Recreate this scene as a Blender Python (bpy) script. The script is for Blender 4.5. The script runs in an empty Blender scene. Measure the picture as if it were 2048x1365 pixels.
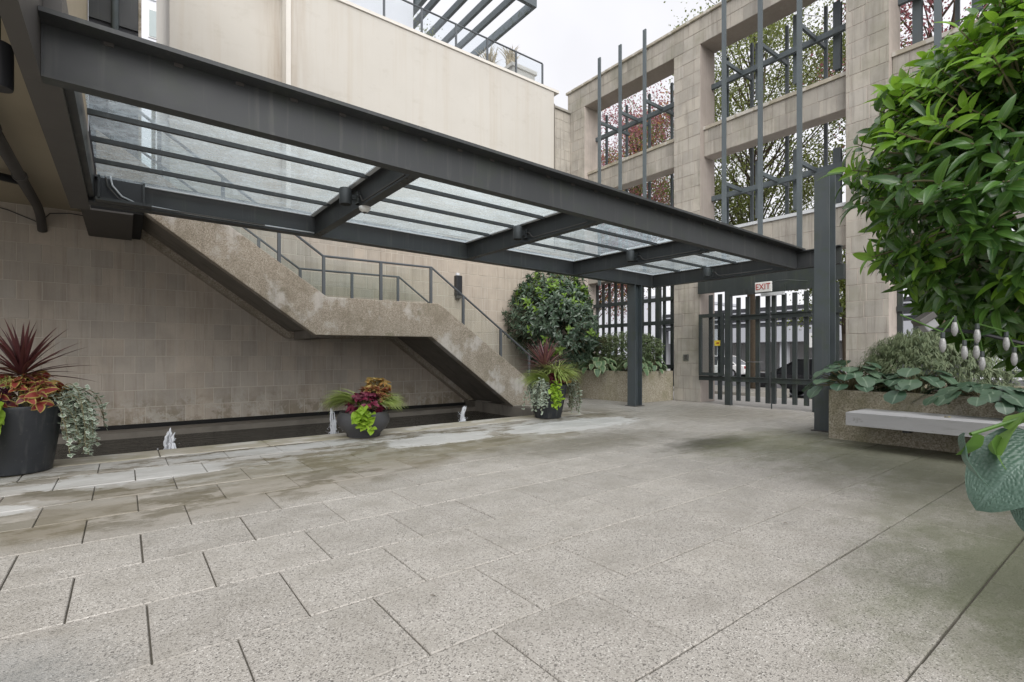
import bpy, math, random
import numpy as np
from mathutils import Vector, Matrix

random.seed(7)
rng = np.random.default_rng(7)
SC = bpy.context.scene
COL = SC.collection
R = math.radians

# ------------------------------------------------------------------ camera, sky, sun, exposure
CAM_H = 1.1
YAW = R(-37.41)
cd = bpy.data.cameras.new('camera')
cam = bpy.data.objects.new('camera', cd)
COL.objects.link(cam)
cam.location = (0, 0, CAM_H)
cam.rotation_euler = (R(90), 0, YAW)
cd.sensor_width = 36
cd.lens = 36 * 1014 / 2048
cd.shift_y = 27.5 / 2048
cd.clip_start = 0.05
cd.clip_end = 2000
SC.camera = cam

SUN_EL, SUN_AZ = R(42), R(208)          # azimuth clockwise from +Y
world = bpy.data.worlds.new('World')
SC.world = world
world.use_nodes = True
wt = world.node_tree
wt.nodes.clear()
w_out = wt.nodes.new('ShaderNodeOutputWorld')
w_bg = wt.nodes.new('ShaderNodeBackground')
w_sky = wt.nodes.new('ShaderNodeTexSky')
w_sky.sky_type = 'NISHITA'
w_sky.sun_disc = False
w_sky.sun_elevation = SUN_EL
w_sky.sun_rotation = SUN_AZ
w_sky.air_density = 1.0
w_sky.dust_density = 4.0
w_hsv = wt.nodes.new('ShaderNodeHueSaturation')   # cloud cover: the sky's blue is washed out
w_hsv.inputs['Saturation'].default_value = 0.18
w_mix = wt.nodes.new('ShaderNodeMix')
w_mix.data_type = 'RGBA'
w_mix.inputs[0].default_value = 0.82
w_mix.inputs[7].default_value = (6.2, 6.2, 6.5, 1)
w_bg.inputs['Strength'].default_value = 0.087
wt.links.new(w_sky.outputs[0], w_hsv.inputs['Color'])
wt.links.new(w_hsv.outputs[0], w_mix.inputs[6])
w_no = wt.nodes.new('ShaderNodeTexNoise')        # soft cloud tone, the same all round
w_no.inputs['Scale'].default_value = 2.2
w_no.inputs['Detail'].default_value = 5
w_tc = wt.nodes.new('ShaderNodeTexCoord')
wt.links.new(w_tc.outputs['Generated'], w_no.inputs['Vector'])
w_mr = wt.nodes.new('ShaderNodeMapRange')
for k_, v_ in (('From Min', .3), ('From Max', .7), ('To Min', .88), ('To Max', 1.06)): w_mr.inputs[k_].default_value = v_
wt.links.new(w_no.outputs[0], w_mr.inputs['Value'])
w_ml = wt.nodes.new('ShaderNodeMix'); w_ml.data_type = 'RGBA'; w_ml.blend_type = 'MULTIPLY'; w_ml.inputs[0].default_value = 1
wt.links.new(w_mix.outputs[2], w_ml.inputs[6])
wt.links.new(w_mr.outputs[0], w_ml.inputs[7])
wt.links.new(w_ml.outputs[2], w_bg.inputs['Color'])
wt.links.new(w_bg.outputs[0], w_out.inputs['Surface'])

sd = bpy.data.lights.new('sun', 'SUN')
sd.energy = 1.5
sd.angle = R(62)
sd.color = (1.0, 0.985, 0.96)
sun = bpy.data.objects.new('sun', sd)
COL.objects.link(sun)
sdir = Vector((math.sin(SUN_AZ) * math.cos(SUN_EL), math.cos(SUN_AZ) * math.cos(SUN_EL), math.sin(SUN_EL)))
sun.rotation_euler = sdir.to_track_quat('Z', 'Y').to_euler()

SC.view_settings.view_transform = 'Standard'
SC.view_settings.look = 'None'
SC.view_settings.gamma = 1.0
SC.view_settings.exposure = 1.12
SC.cycles.use_denoising = True
SC.cycles.max_bounces = 8
SC.cycles.transparent_max_bounces = 24
SC.cycles.sample_clamp_indirect = 6

# ------------------------------------------------------------------ helpers
FX, FY = math.sin(-YAW), math.cos(YAW)
def view(p):
    """depth, u, v of a point for the photograph's camera (only used to rank pieces by size)"""
    d = FX * p[0] + FY * p[1]
    r = FY * p[0] - FX * p[1]
    if d < 0.05: return d, -9e9, -9e9
    return d, 1024 + 1014 * r / d, 710 - 1014 * (p[2] - CAM_H) / d

WLOC = {}
def link(o, parent=None):
    COL.objects.link(o)
    if parent is not None:
        o.parent = parent
        w = WLOC.get(parent.name)
        if w is not None:
            o.matrix_parent_inverse = Matrix.Translation(-w)
    return o

def tag(o, label=None, cat=None, group=None, kind=None):
    if label: o['label'] = label
    if cat: o['category'] = cat
    if group: o['group'] = group
    if kind: o['kind'] = kind
    return o

def thing(name, label, cat, loc=(0, 0, 0), group=None):
    o = bpy.data.objects.new(name, None)
    o.empty_display_size = 0.1
    o.location = loc
    COL.objects.link(o)
    WLOC[o.name] = Vector(loc)
    return tag(o, label, cat, group)

class MB:
    def __init__(s): s.v = []; s.f = []; s.uv = []
    def add(s, vs, fs):
        b = len(s.v)
        s.v += [tuple(v) for v in vs]
        s.f += [tuple(i + b for i in f) for f in fs]
        return s
    def hexa(s, p):
        return s.add(p, [(0, 3, 2, 1), (4, 5, 6, 7), (0, 1, 5, 4), (1, 2, 6, 5), (2, 3, 7, 6), (3, 0, 4, 7)])
    def box(s, x0, x1, y0, y1, z0, z1, zf=None):
        if x0 > x1: x0, x1 = x1, x0
        if y0 > y1: y0, y1 = y1, y0
        if z0 > z1: z0, z1 = z1, z0
        g = zf or (lambda x: 0)
        a, b = g(x0), g(x1)
        return s.hexa([(x0, y0, z0 + a), (x1, y0, z0 + b), (x1, y1, z0 + b), (x0, y1, z0 + a),
                       (x0, y0, z1 + a), (x1, y0, z1 + b), (x1, y1, z1 + b), (x0, y1, z1 + a)])
    def bar(s, p, q, w, h, up=(0, 0, 1)):
        p, q = Vector(p), Vector(q)
        d = (q - p).normalized()
        up = Vector(up)
        if abs(d.dot(up)) > .98: up = Vector((1, 0, 0))
        a = d.cross(up).normalized() * (w / 2)
        b = a.cross(d).normalized() * (h / 2)
        return s.hexa([p - a - b, p + a - b, q + a - b, q - a - b, p - a + b, p + a + b, q + a + b, q - a + b])
    def tube(s, pts, r, n=10, cap=True):
        pts = [Vector(p) for p in pts]
        rs = r if isinstance(r, (list, tuple)) else [r] * len(pts)
        b = len(s.v)
        ref = None
        for i, p in enumerate(pts):
            t = (pts[min(i + 1, len(pts) - 1)] - pts[max(i - 1, 0)]).normalized()
            if ref is None:
                ref = Vector((0, 0, 1)) if abs(t.z) < .9 else Vector((1, 0, 0))
            a = (ref - t * ref.dot(t)).normalized()
            ref = a
            c = t.cross(a)
            for k in range(n):
                th = 2 * math.pi * k / n
                s.v.append(tuple(p + (a * math.cos(th) + c * math.sin(th)) * rs[i]))
        for i in range(len(pts) - 1):
            for k in range(n):
                k2 = (k + 1) % n
                s.f.append((b + i * n + k, b + i * n + k2, b + (i + 1) * n + k2, b + (i + 1) * n + k))
        if cap:
            s.f.append(tuple(b + k for k in range(n))[::-1])
            s.f.append(tuple(b + (len(pts) - 1) * n + k for k in range(n)))
        return s
    def lathe(s, cx, cy, prof, n=40, jit=None):
        b = len(s.v)
        for i, (r, z) in enumerate(prof):
            for k in range(n):
                th = 2 * math.pi * k / n
                rr = r * (1 + (jit(i, k) if jit else 0))
                s.v.append((cx + rr * math.cos(th), cy + rr * math.sin(th), z))
        for i in range(len(prof) - 1):
            for k in range(n):
                k2 = (k + 1) % n
                s.f.append((b + i * n + k, b + i * n + k2, b + (i + 1) * n + k2, b + (i + 1) * n + k))
        s.f.append(tuple(b + k for k in range(n))[::-1])
        s.f.append(tuple(b + (len(prof) - 1) * n + k for k in range(n)))
        return s
    def prism(s, poly, y0, y1):
        """polygon given in XZ, extruded along Y"""
        n = len(poly)
        vs = [(x, y0, z) for x, z in poly] + [(x, y1, z) for x, z in poly]
        fs = [tuple(range(n)), tuple(range(2 * n - 1, n - 1, -1))]
        fs += [(i, i + n, (i + 1) % n + n, (i + 1) % n) for i in range(n)]
        return s.add(vs, fs)
    def mesh(s, name, mat, smooth=False):
        m = bpy.data.meshes.new(name)
        m.from_pydata(s.v, [], s.f)
        m.validate()
        bm_fix(m)
        if mat: m.materials.append(mat)
        if smooth:
            m.polygons.foreach_set('use_smooth', [True] * len(m.polygons))
        return m
    def build(s, name, mat, parent=None, smooth=False, bevel=0, auto=None):
        o = bpy.data.objects.new(name, s.mesh(name, mat, smooth or auto is not None))
        link(o, parent)
        if auto is not None:
            o.data.set_sharp_from_angle(angle=R(auto))
        if bevel:
            md = o.modifiers.new('bevel', 'BEVEL')
            md.width = bevel; md.segments = 2; md.limit_method = 'ANGLE'
        return o

import bmesh
def bm_fix(m):
    bm = bmesh.new(); bm.from_mesh(m)
    bmesh.ops.recalc_face_normals(bm, faces=bm.faces)
    bm.to_mesh(m); bm.free()

def inst(name, mesh, M, parent=None):
    o = bpy.data.objects.new(name, mesh)
    o.matrix_basis = M
    return link(o, parent)

# ------------------------------------------------------------------ node helpers
def nd(nt, typ, ins=None, **props):
    n = nt.nodes.new('ShaderNode' + typ)
    for k, v in props.items(): setattr(n, k, v)
    for k, v in (ins or {}).items():
        s = n.inputs[k]
        if isinstance(v, bpy.types.NodeSocket): nt.links.new(v, s)
        else: s.default_value = v
    return n
def c4(c): return (c[0], c[1], c[2], 1)
def mixc(nt, f, a, b, blend='MIX'):
    n = nt.nodes.new('ShaderNodeMix'); n.data_type = 'RGBA'; n.blend_type = blend
    for i, v in ((0, f), (6, a), (7, b)):
        if isinstance(v, bpy.types.NodeSocket): nt.links.new(v, n.inputs[i])
        else: n.inputs[i].default_value = v if i == 0 else c4(v)
    return n.outputs[2]
def math_(nt, op, a, b=0.0, clamp=False):
    n = nt.nodes.new('ShaderNodeMath'); n.operation = op; n.use_clamp = clamp
    for i, v in ((0, a), (1, b)):
        if isinstance(v, bpy.types.NodeSocket): nt.links.new(v, n.inputs[i])
        else: n.inputs[i].default_value = v
    return n.outputs[0]
def ramp(nt, v, a, b, lo=0.0, hi=1.0):
    return nd(nt, 'MapRange', {'Value': v, 'From Min': a, 'From Max': b, 'To Min': lo, 'To Max': hi}, clamp=True).outputs[0]
def pos(nt, sc=(1, 1, 1)):
    p = nd(nt, 'NewGeometry').outputs['Position']
    return nd(nt, 'Mapping', {'Vector': p, 'Scale': sc}).outputs[0]
def noise(nt, vec, scale, detail=5, rough=.55):
    return nd(nt, 'TexNoise', {'Vector': vec, 'Scale': scale, 'Detail': detail, 'Roughness': rough}).outputs[0]
def sepx(nt): return nd(nt, 'SeparateXYZ', {'Vector': nd(nt, 'NewGeometry').outputs['Position']}).outputs
def rnd(nt): return nd(nt, 'ObjectInfo').outputs['Random']

MATS = {}
def material(name, fn, **kw):
    m = bpy.data.materials.new(name)
    m.use_nodes = True
    nt = m.node_tree
    b = nt.nodes['Principled BSDF']
    b.inputs['Roughness'].default_value = kw.get('rough', .7)
    b.inputs['Metallic'].default_value = kw.get('metal', 0)
    b.inputs['Specular IOR Level'].default_value = kw.get('spec', .5)
    fn(nt, b)
    MATS[name] = m
    return m
def setc(nt, b, sock, key='Base Color'): nt.links.new(sock, b.inputs[key])
def bump(nt, b, h, strength=.3, dist=.01):
    n = nd(nt, 'Bump', {'Height': h, 'Strength': strength, 'Distance': dist})
    nt.links.new(n.outputs[0], b.inputs['Normal'])

def flat(name, col, rough=.6, var=.12, scale=6, metal=0, spec=.5, bs=0):
    def fn(nt, b):
        n = noise(nt, pos(nt), scale, 5)
        c = mixc(nt, n, [x * (1 - var) for x in col], [x * (1 + var) for x in col])
        setc(nt, b, c)
        if bs: bump(nt, b, noise(nt, pos(nt), scale * 12, 4), bs, .005)
    return material(name, fn, rough=rough, metal=metal, spec=spec)

def stone_fn(c1, c2, streak=.35, dark=(.16, .145, .12), per=.26, green=0.0, mott=.5, base_stain=False):
    def fn(nt, b):
        r = rnd(nt)
        base = mixc(nt, r, c1, c2)
        k = ramp(nt, nd(nt, 'TexWhiteNoise', {'W': r}, noise_dimensions='1D').outputs[0], 0, 1, 1 - per, 1 + per)
        base = mixc(nt, 1.0, base, nd(nt, 'CombineColor', {0: k, 1: k, 2: k}).outputs[0], 'MULTIPLY')
        mot = noise(nt, pos(nt), 2.3, 7, .62)
        base = mixc(nt, ramp(nt, mot, .42, .75, 0, mott), base, [x * .62 for x in c2])
        st = noise(nt, pos(nt, (9, 9, .55)), 1.6, 6, .6)
        base = mixc(nt, ramp(nt, st, .5, .78, 0, streak), base, dark)
        lt = noise(nt, pos(nt, (14, 14, .4)), 1.1, 4, .5)
        base = mixc(nt, ramp(nt, lt, .58, .75, 0, .3), base, (.52, .49, .45))
        if green:
            gn = noise(nt, pos(nt), 1.1, 6, .6)
            base = mixc(nt, ramp(nt, gn, .52, .72, 0, green), base, (.13, .14, .07))
        if base_stain:
            Z = sepx(nt)[2]
            bn = noise(nt, pos(nt, (1, 1, 1.3)), 2.4, 9, .68)
            low = ramp(nt, math_(nt, 'ADD', Z, math_(nt, 'MULTIPLY', bn, .9)), .95, .5)
            base = mixc(nt, math_(nt, 'MULTIPLY', low, ramp(nt, noise(nt, pos(nt), 3.1, 8, .7), .46, .54, .15, .75)), base, (.2, .165, .11))
            base = mixc(nt, math_(nt, 'MULTIPLY', low, ramp(nt, noise(nt, pos(nt, (1.3, 1, 1)), 2.2, 8, .7), .53, .57, 0, .55)), base, (.52, .49, .44))
        fine = noise(nt, pos(nt), 60, 3)
        base = mixc(nt, ramp(nt, fine, .3, .7, 0, .18), base, [x * .7 for x in c1])
        setc(nt, b, base)
        bump(nt, b, math_(nt, 'ADD', fine, mot), .18, .006)
    return fn
material('wall_stone', stone_fn((.47, .405, .335), (.42, .38, .33), .5, (.2, .16, .12), per=.07, mott=.45, base_stain=True), rough=.8)
material('facade_stone', stone_fn((.43, .395, .34), (.385, .36, .32), .8, (.165, .15, .13), per=.12, green=.4, mott=.7), rough=.8)
material('reveal_stone', stone_fn((.46, .4, .355), (.43, .38, .34), .35, (.22, .19, .16), green=.15), rough=.85)
flat('pale_mortar', (.5, .455, .39), .9, .15)
flat('mortar', (.46, .43, .38), .9, .15)
flat('joint_dirt', (.11, .1, .08), .95, .6, 7)

def stucco(nt, b):
    X, Y, Z = sepx(nt)
    base = mixc(nt, noise(nt, pos(nt), .9, 6, .6), (.47, .445, .4), (.55, .525, .48))
    st = noise(nt, pos(nt, (5, 5, .16)), 1.4, 7, .65)
    base = mixc(nt, ramp(nt, st, .5, .74, 0, .45), base, (.44, .385, .31))
    g = noise(nt, pos(nt, (1, 1, 1.6)), 2.2, 8, .66)
    base = mixc(nt, ramp(nt, g, .57, .74, 0, .4), base, (.38, .345, .29))
    # long rust brown run beside the joint between the two wall planes
    dx = math_(nt, 'ABSOLUTE', math_(nt, 'SUBTRACT', X, math_(nt, 'ADD', 2.42, math_(nt, 'MULTIPLY', noise(nt, pos(nt, (1, 1, 1)), 1.2), .3))))
    run = math_(nt, 'MULTIPLY', ramp(nt, dx, .55, .0), ramp(nt, noise(nt, pos(nt, (7, 7, .5)), 1.3, 5), .35, .65))
    base = mixc(nt, math_(nt, 'MULTIPLY', run, .55), base, (.3, .22, .15))
    setc(nt, b, base)
    bump(nt, b, noise(nt, pos(nt), 45, 5), .12, .006)
material('stucco', stucco, rough=.9)
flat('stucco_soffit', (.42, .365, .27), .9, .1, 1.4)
flat('cream_trim', (.66, .63, .58), .8, .08)

def aggregate_conc(nt, b):
    """exposed aggregate concrete of stair and planters: pebbly, with moss and lime patches"""
    v = nd(nt, 'TexVoronoi', {'Vector': pos(nt), 'Scale': 85.0})
    peb = nd(nt, 'SeparateColor', {'Color': v.outputs['Color']}).outputs[0]
    base = mixc(nt, peb, (.24, .2, .15), (.46, .41, .34))
    n1 = noise(nt, pos(nt), 1.7, 7, .65)
    base = mixc(nt, ramp(nt, n1, .5, .66, 0, .55), base, (.2, .17, .12))
    n2 = noise(nt, pos(nt, (1.3, 1, 1)), 1.25, 7, .62)
    base = mixc(nt, ramp(nt, n2, .55, .63, 0, .75), base, (.56, .53, .49))
    n3 = noise(nt, pos(nt), 2.9, 6, .7)
    base = mixc(nt, ramp(nt, n3, .58, .68, 0, .55), base, (.13, .12, .065))
    st = noise(nt, pos(nt, (9, 9, .5)), 1.5, 6)
    base = mixc(nt, ramp(nt, st, .52, .75, 0, .4), base, (.16, .135, .1))
    setc(nt, b, base)
    bump(nt, b, v.outputs['Distance'], .5, .006)
material('stair_concrete', aggregate_conc, rough=.85)
def planter_conc(nt, b):
    v = nd(nt, 'TexVoronoi', {'Vector': pos(nt), 'Scale': 75.0})
    peb = nd(nt, 'SeparateColor', {'Color': v.outputs['Color']}).outputs[0]
    base = mixc(nt, peb, (.22, .19, .135), (.5, .45, .36))
    n1 = noise(nt, pos(nt, (1, 1, .7)), 1.9, 7, .65)
    base = mixc(nt, ramp(nt, n1, .47, .64, 0, .6), base, (.19, .18, .095))
    n2 = noise(nt, pos(nt), 2.6, 6, .6)
    base = mixc(nt, ramp(nt, n2, .58, .7, 0, .4), base, (.45, .42, .36))
    setc(nt, b, base)
    bump(nt, b, v.outputs['Distance'], .5, .006)
material('planter_concrete', planter_conc, rough=.85)
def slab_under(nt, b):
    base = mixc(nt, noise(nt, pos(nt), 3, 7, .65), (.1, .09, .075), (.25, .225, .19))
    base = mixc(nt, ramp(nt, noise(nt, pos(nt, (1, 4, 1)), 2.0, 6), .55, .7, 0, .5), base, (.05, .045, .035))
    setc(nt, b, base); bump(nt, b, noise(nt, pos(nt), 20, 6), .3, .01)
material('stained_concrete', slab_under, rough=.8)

def paving(nt, b):
    X, Y, Z = sepx(nt)
    P = pos(nt)
    r = rnd(nt)
    wob = noise(nt, P, 1.6, 6, .62)
    vo = nd(nt, 'TexVoronoi', {'Vector': P, 'Scale': 190.0})
    peb = nd(nt, 'SeparateColor', {'Color': vo.outputs['Color']}).outputs[0]
    agg = mixc(nt, ramp(nt, peb, .06, .3), (.135, .126, .113), (.375, .353, .32))
    agg = mixc(nt, ramp(nt, peb, .93, .96), agg, (.55, .53, .49))
    agg = mixc(nt, ramp(nt, noise(nt, P, 3.5, 6, .6), .45, .68, 0, .45), agg, (.25, .232, .2))
    agg = mixc(nt, ramp(nt, noise(nt, pos(nt, (1, 1.4, 1)), .9, 7, .65), .55, .7, 0, .35), agg, (.2, .185, .16))
    # riven slabs next to the pool
    rv = noise(nt, pos(nt, (1.1, 2.4, 1)), 2.9, 10, .74)
    slab = mixc(nt, rv, (.2, .18, .148), (.36, .33, .285))
    slab = mixc(nt, ramp(nt, noise(nt, pos(nt, (1.2, 2.2, 1)), 1.35, 10, .74), .48, .54, 0, .85), slab, (.115, .1, .065))
    slab = mixc(nt, ramp(nt, r, .3, 1, 0, .3), slab, (.42, .4, .365))
    slab = mixc(nt, ramp(nt, nd(nt, 'TexWhiteNoise', {'W': math_(nt, 'ADD', r, 3.7)}, noise_dimensions='1D').outputs[0], .62, .8, 0, .5), slab, (.17, .145, .1))
    edge = math_(nt, 'SUBTRACT', math_(nt, 'ADD', Y, math_(nt, 'MULTIPLY', math_(nt, 'SUBTRACT', wob, .5), 1.0)),
                 math_(nt, 'ADD', 3.95, math_(nt, 'MULTIPLY', math_(nt, 'MAXIMUM', math_(nt, 'SUBTRACT', X, .9), 0), .28)))
    fz = ramp(nt, edge, -.15, .35)
    fz = math_(nt, 'MULTIPLY', fz, ramp(nt, X, 8.2, 7.0))
    base = mixc(nt, fz, agg, slab)
    k = ramp(nt, nd(nt, 'TexWhiteNoise', {'W': r}, noise_dimensions='1D').outputs[0], 0, 1, .95, 1.05)
    base = mixc(nt, 1.0, base, nd(nt, 'CombineColor', {0: k, 1: k, 2: k}).outputs[0], 'MULTIPLY')
    # lime bloom near the pool, long in the direction of the coping
    ef = noise(nt, pos(nt, (.9, 1.7, 1)), 1.9, 10, .7)
    nearp = math_(nt, 'MULTIPLY', ramp(nt, Y, 4.55, 5.7), ramp(nt, X, 7.4, 6.2))
    efm = math_(nt, 'MULTIPLY', ramp(nt, ef, .505, .525), nearp)
    base = mixc(nt, math_(nt, 'MULTIPLY', efm, .6), base, (.55, .54, .52))
    # dark damp blotches and algae
    def spot(cx, cy, rx, ry):
        dx = math_(nt, 'DIVIDE', math_(nt, 'SUBTRACT', X, cx), rx)
        dy = math_(nt, 'DIVIDE', math_(nt, 'SUBTRACT', Y, cy), ry)
        return math_(nt, 'SQRT', math_(nt, 'ADD', math_(nt, 'MULTIPLY', dx, dx), math_(nt, 'MULTIPLY', dy, dy)))
    sw = math_(nt, 'MULTIPLY', noise(nt, pos(nt, (1, 1.7, 1)), 2.6, 10, .74), 1.5)
    for cx, cy, rx, ry, col, am in ((5.9, 3.5, 1.0, .4, (.03, .028, .02), .9), (4.6, 4.5, 1.9, .6, (.1, .09, .06), .6),
                                    (6.6, 3.1, 1.8, .8, (.14, .14, .075), .6), (6.6, 1.6, 1.9, 1.7, (.12, .128, .07), .7),
                                    (3.7, .35, 1.6, .8, (.1, .115, .055), .75), (5.2, 1.1, 1.7, .5, (.15, .155, .1), .5), (9.0, 5.2, 1.8, 1.3, (.2, .18, .14), .5), (2.6, 5.3, 2.6, .7, (.14, .125, .07), .55),
                                    (-.5, 2.3, .55, .4, (.19, .2, .2), .5)):
        m = ramp(nt, math_(nt, 'ADD', spot(cx, cy, rx, ry), sw), 1.85, 1.15)
        base = mixc(nt, math_(nt, 'MULTIPLY', m, am), base, col)
    for cx, cy, rx, ry, am in ((5.6, 5.75, 1.7, .6, .8), (3.3, 5.85, 1.0, .45, .8), (.1, 5.75, .9, .4, .75), (-.75, 5.0, .3, .22, .8), (1.4, 6.35, 1.3, .25, .7)):
        m = ramp(nt, math_(nt, 'ADD', spot(cx, cy, rx, ry), sw), 1.6, 1.5)
        base = mixc(nt, math_(nt, 'MULTIPLY', m, am), base, mixc(nt, rv, (.46, .455, .44), (.6, .6, .585)))
    setc(nt, b, base)
    rr = ramp(nt, noise(nt, pos(nt, (1, 2, 1)), 1.8, 5), .4, .65, .42, .8)
    nt.links.new(rr, b.inputs['Roughness'])
    h = mixc(nt, fz, vo.outputs['Distance'], rv)
    bump(nt, b, h, .45, .005)
material('paver_stone', paving, rough=.7)
def coping(nt, b):
    base = mixc(nt, noise(nt, pos(nt, (1, 3, 1)), 2.4, 7, .65), (.28, .25, .19), (.5, .46, .38))
    base = mixc(nt, ramp(nt, noise(nt, pos(nt), 1.6, 6), .5, .66, 0, .6), base, (.2, .19, .1))
    base = mixc(nt, ramp(nt, noise(nt, pos(nt, (1, 2, 1)), 1.9, 6), .53, .58, 0, .7), base, (.55, .53, .49))
    setc(nt, b, base); bump(nt, b, noise(nt, pos(nt), 30, 6), .3, .006)
material('coping_stone', coping, rough=.75)

def steel_fn(col, moss=0.0):
    def fn(nt, b):
        n = noise(nt, pos(nt), 2.6, 6, .6)
        base = mixc(nt, n, [x * .75 for x in col], [x * 1.3 for x in col])
        st = noise(nt, pos(nt, (12, 12, .6)), 1.4, 5)
        base = mixc(nt, ramp(nt, st, .56, .75, 0, .35), base, (.12, .12, .11))
        if moss:
            base = mixc(nt, ramp(nt, noise(nt, pos(nt), 3.4, 6, .65), .52, .66, 0, moss), base, (.05, .07, .03))
        setc(nt, b, base)
        nt.links.new(ramp(nt, n, .3, .7, .45, .65), b.inputs['Roughness'])
        bump(nt, b, noise(nt, pos(nt), 90, 3), .05, .002)
    return fn
material('dark_steel', steel_fn((.036, .039, .041), .15), rough=.5)
material('column_steel', steel_fn((.062, .074, .08), .35), rough=.45)
material('bar_steel', steel_fn((.095, .115, .125), .15), rough=.45)  # the dark steel paint, lightened to put skylight on the bars into the colour
material('gate_steel', steel_fn((.032, .04, .04), .3), rough=.45)
material('rail_steel', steel_fn((.085, .095, .105), .1), rough=.4)
material('mossy_steel', steel_fn((.14, .17, .19), .95), rough=.5)
flat('light_trim', (.62, .64, .66), .4, .06)
flat('black_plastic', (.018, .019, .022), .45, .15)
flat('black_gap', (.008, .008, .008), .9, .1)
flat('white_paint', (.72, .72, .7), .5, .06)
def bench_fn(nt, b):
    base = mixc(nt, noise(nt, pos(nt, (3, .6, 3)), 5, 6, .65), (.38, .38, .385), (.54, .54, .545))
    base = mixc(nt, ramp(nt, noise(nt, pos(nt, (20, 1.2, 14)), 1.6, 6, .7), .58, .68, 0, .45), base, (.25, .24, .225))
    base = mixc(nt, ramp(nt, noise(nt, pos(nt), 7, 6, .7), .62, .7, 0, .5), base, (.2, .19, .16))
    setc(nt, b, base); bump(nt, b, noise(nt, pos(nt, (30, 1, 30)), 2, 5), .2, .004)
material('bench_paint', bench_fn, rough=.6)
flat('soil', (.035, .026, .018), .95, .4, 20, bs=.6)
flat('asphalt', (.055, .055, .057), .85, .2, 8)
flat('sidewalk', (.4, .385, .36), .85, .14, 2.5)
flat('kerb_stone', (.3, .285, .25), .85, .15)
def pot_fn(nt, b):
    base = mixc(nt, noise(nt, pos(nt), 3.2, 7, .65), (.014, .016, .02), (.034, .038, .045))
    base = mixc(nt, ramp(nt, noise(nt, pos(nt, (16, 16, .7)), 1.1, 5), .56, .7, 0, .35), base, (.11, .11, .105))
    base = mixc(nt, ramp(nt, noise(nt, pos(nt), 26, 5, .7), .6, .68, 0, .4), base, (.09, .085, .075))
    setc(nt, b, base)
    nt.links.new(ramp(nt, noise(nt, pos(nt), 7, 5), .35, .65, .32, .6), b.inputs['Roughness'])
material('pot_black', pot_fn)
flat('pot_grey', (.05, .05, .054), .5, .25, 5)
flat('bark', (.085, .065, .045), .95, .45, 16, bs=.8)
flat('twig', (.13, .115, .06), .8, .3, 14)
flat('pipe_grey', (.075, .07, .065), .6, .2)
flat('far_white', (.7, .71, .75), .7, .05, .4)
flat('far_grey', (.4, .41, .44), .8, .1, .4)
flat('far_dark', (.035, .036, .042), .7, .2, .4)
flat('far_inner', (.5, .5, .5), .9, .15, .3)
flat('lime_trim', (.62, .6, .52), .7, .1)
def foam(nt, b):
    setc(nt, b, mixc(nt, noise(nt, pos(nt, (1, 1, .4)), 55, 5, .7), (.45, .47, .5), (.95, .96, 1.0)))
    b.inputs['Transmission Weight'].default_value = .12
    b.inputs['IOR'].default_value = 1.33
    bump(nt, b, noise(nt, pos(nt, (1, 1, .5)), 80, 4), .6, .01)
material('foam_white', foam, rough=.2)
flat('sign_blue', (.02, .05, .28), .5, .03)
flat('sign_red', (.36, .03, .02), .5, .03)
flat('sign_yellow', (.72, .55, .05), .5, .03)
flat('car_white', (.66, .65, .64), .25, .03)
flat('car_black', (.012, .013, .016), .18, .05)
flat('tyre', (.012, .012, .012), .85, .1)
flat('rim', (.4, .4, .42), .3, .05, metal=.9)
flat('tail_red', (.35, .015, .02), .3, .05)
flat('bulb_frost', (.24, .24, .235), .12, .5, 140)
flat('grey_lamp', (.24, .24, .245), .5, .15)

def sheet(mb, name, mat, parent, face):
    """glass sheet with real thickness: one face carries the tint and film, the others are clear"""
    o = mb.build(name, MATS['clear_edge'], parent)
    o.data.materials.append(MATS[mat])
    best = max(o.data.polygons, key=lambda p: p.normal.dot(Vector(face)) * p.area)
    best.material_index = 1
    return o
def glass_mat(name, tint, trans=.8, rough=.05, wet=False, milk=.1):
    m = bpy.data.materials.new(name); m.use_nodes = True
    nt = m.node_tree; nt.nodes.clear()
    out = nd(nt, 'OutputMaterial')
    tr = nd(nt, 'BsdfTransparent', {'Color': c4(tint)})
    gl = nd(nt, 'BsdfGlossy', {'Color': (1, 1, 1, 1), 'Roughness': rough})
    tl = nd(nt, 'BsdfTranslucent', {'Color': (.72, .83, .9, 1)})
    fr = nd(nt, 'Fresnel', {'IOR': 1.45})
    mk = milk
    if wet:
        drops = noise(nt, pos(nt, (1, 1, 1)), 22, 4, .6)
        big = noise(nt, pos(nt, (1, 1.6, 1)), 3.0, 6, .65)
        bands = noise(nt, pos(nt, (1, 1, 1)), 85, 2, .5)
        mk = math_(nt, 'ADD', ramp(nt, drops, .45, .7, milk * .8, milk * 1.2), ramp(nt, big, .4, .7, -.08, .16), True)
        dk = math_(nt, 'MAXIMUM', ramp(nt, bands, .66, .7, 0, .3), ramp(nt, drops, .66, .72, 0, .3))
        tcol = mixc(nt, dk, tint, [t * .55 for t in tint])
        nt.links.new(tcol, tr.inputs['Color'])
        bp = nd(nt, 'Bump', {'Height': drops, 'Strength': .4, 'Distance': .004})
        nt.links.new(bp.outputs[0], gl.inputs['Normal'])
    m1 = nd(nt, 'MixShader', {0: mk, 1: tr.outputs[0], 2: tl.outputs[0]})
    m2 = nd(nt, 'MixShader', {0: fr.outputs[0], 1: m1.outputs[0], 2: gl.outputs[0]})
    nt.links.new(m2.outputs[0], out.inputs[0])
    MATS[name] = m
    return m
m = bpy.data.materials.new('clear_edge'); m.use_nodes = True; m.node_tree.nodes.clear()
m.node_tree.links.new(nd(m.node_tree, 'BsdfTransparent', {'Color': (.985, .99, .99, 1)}).outputs[0], nd(m.node_tree, 'OutputMaterial').inputs[0])
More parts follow.
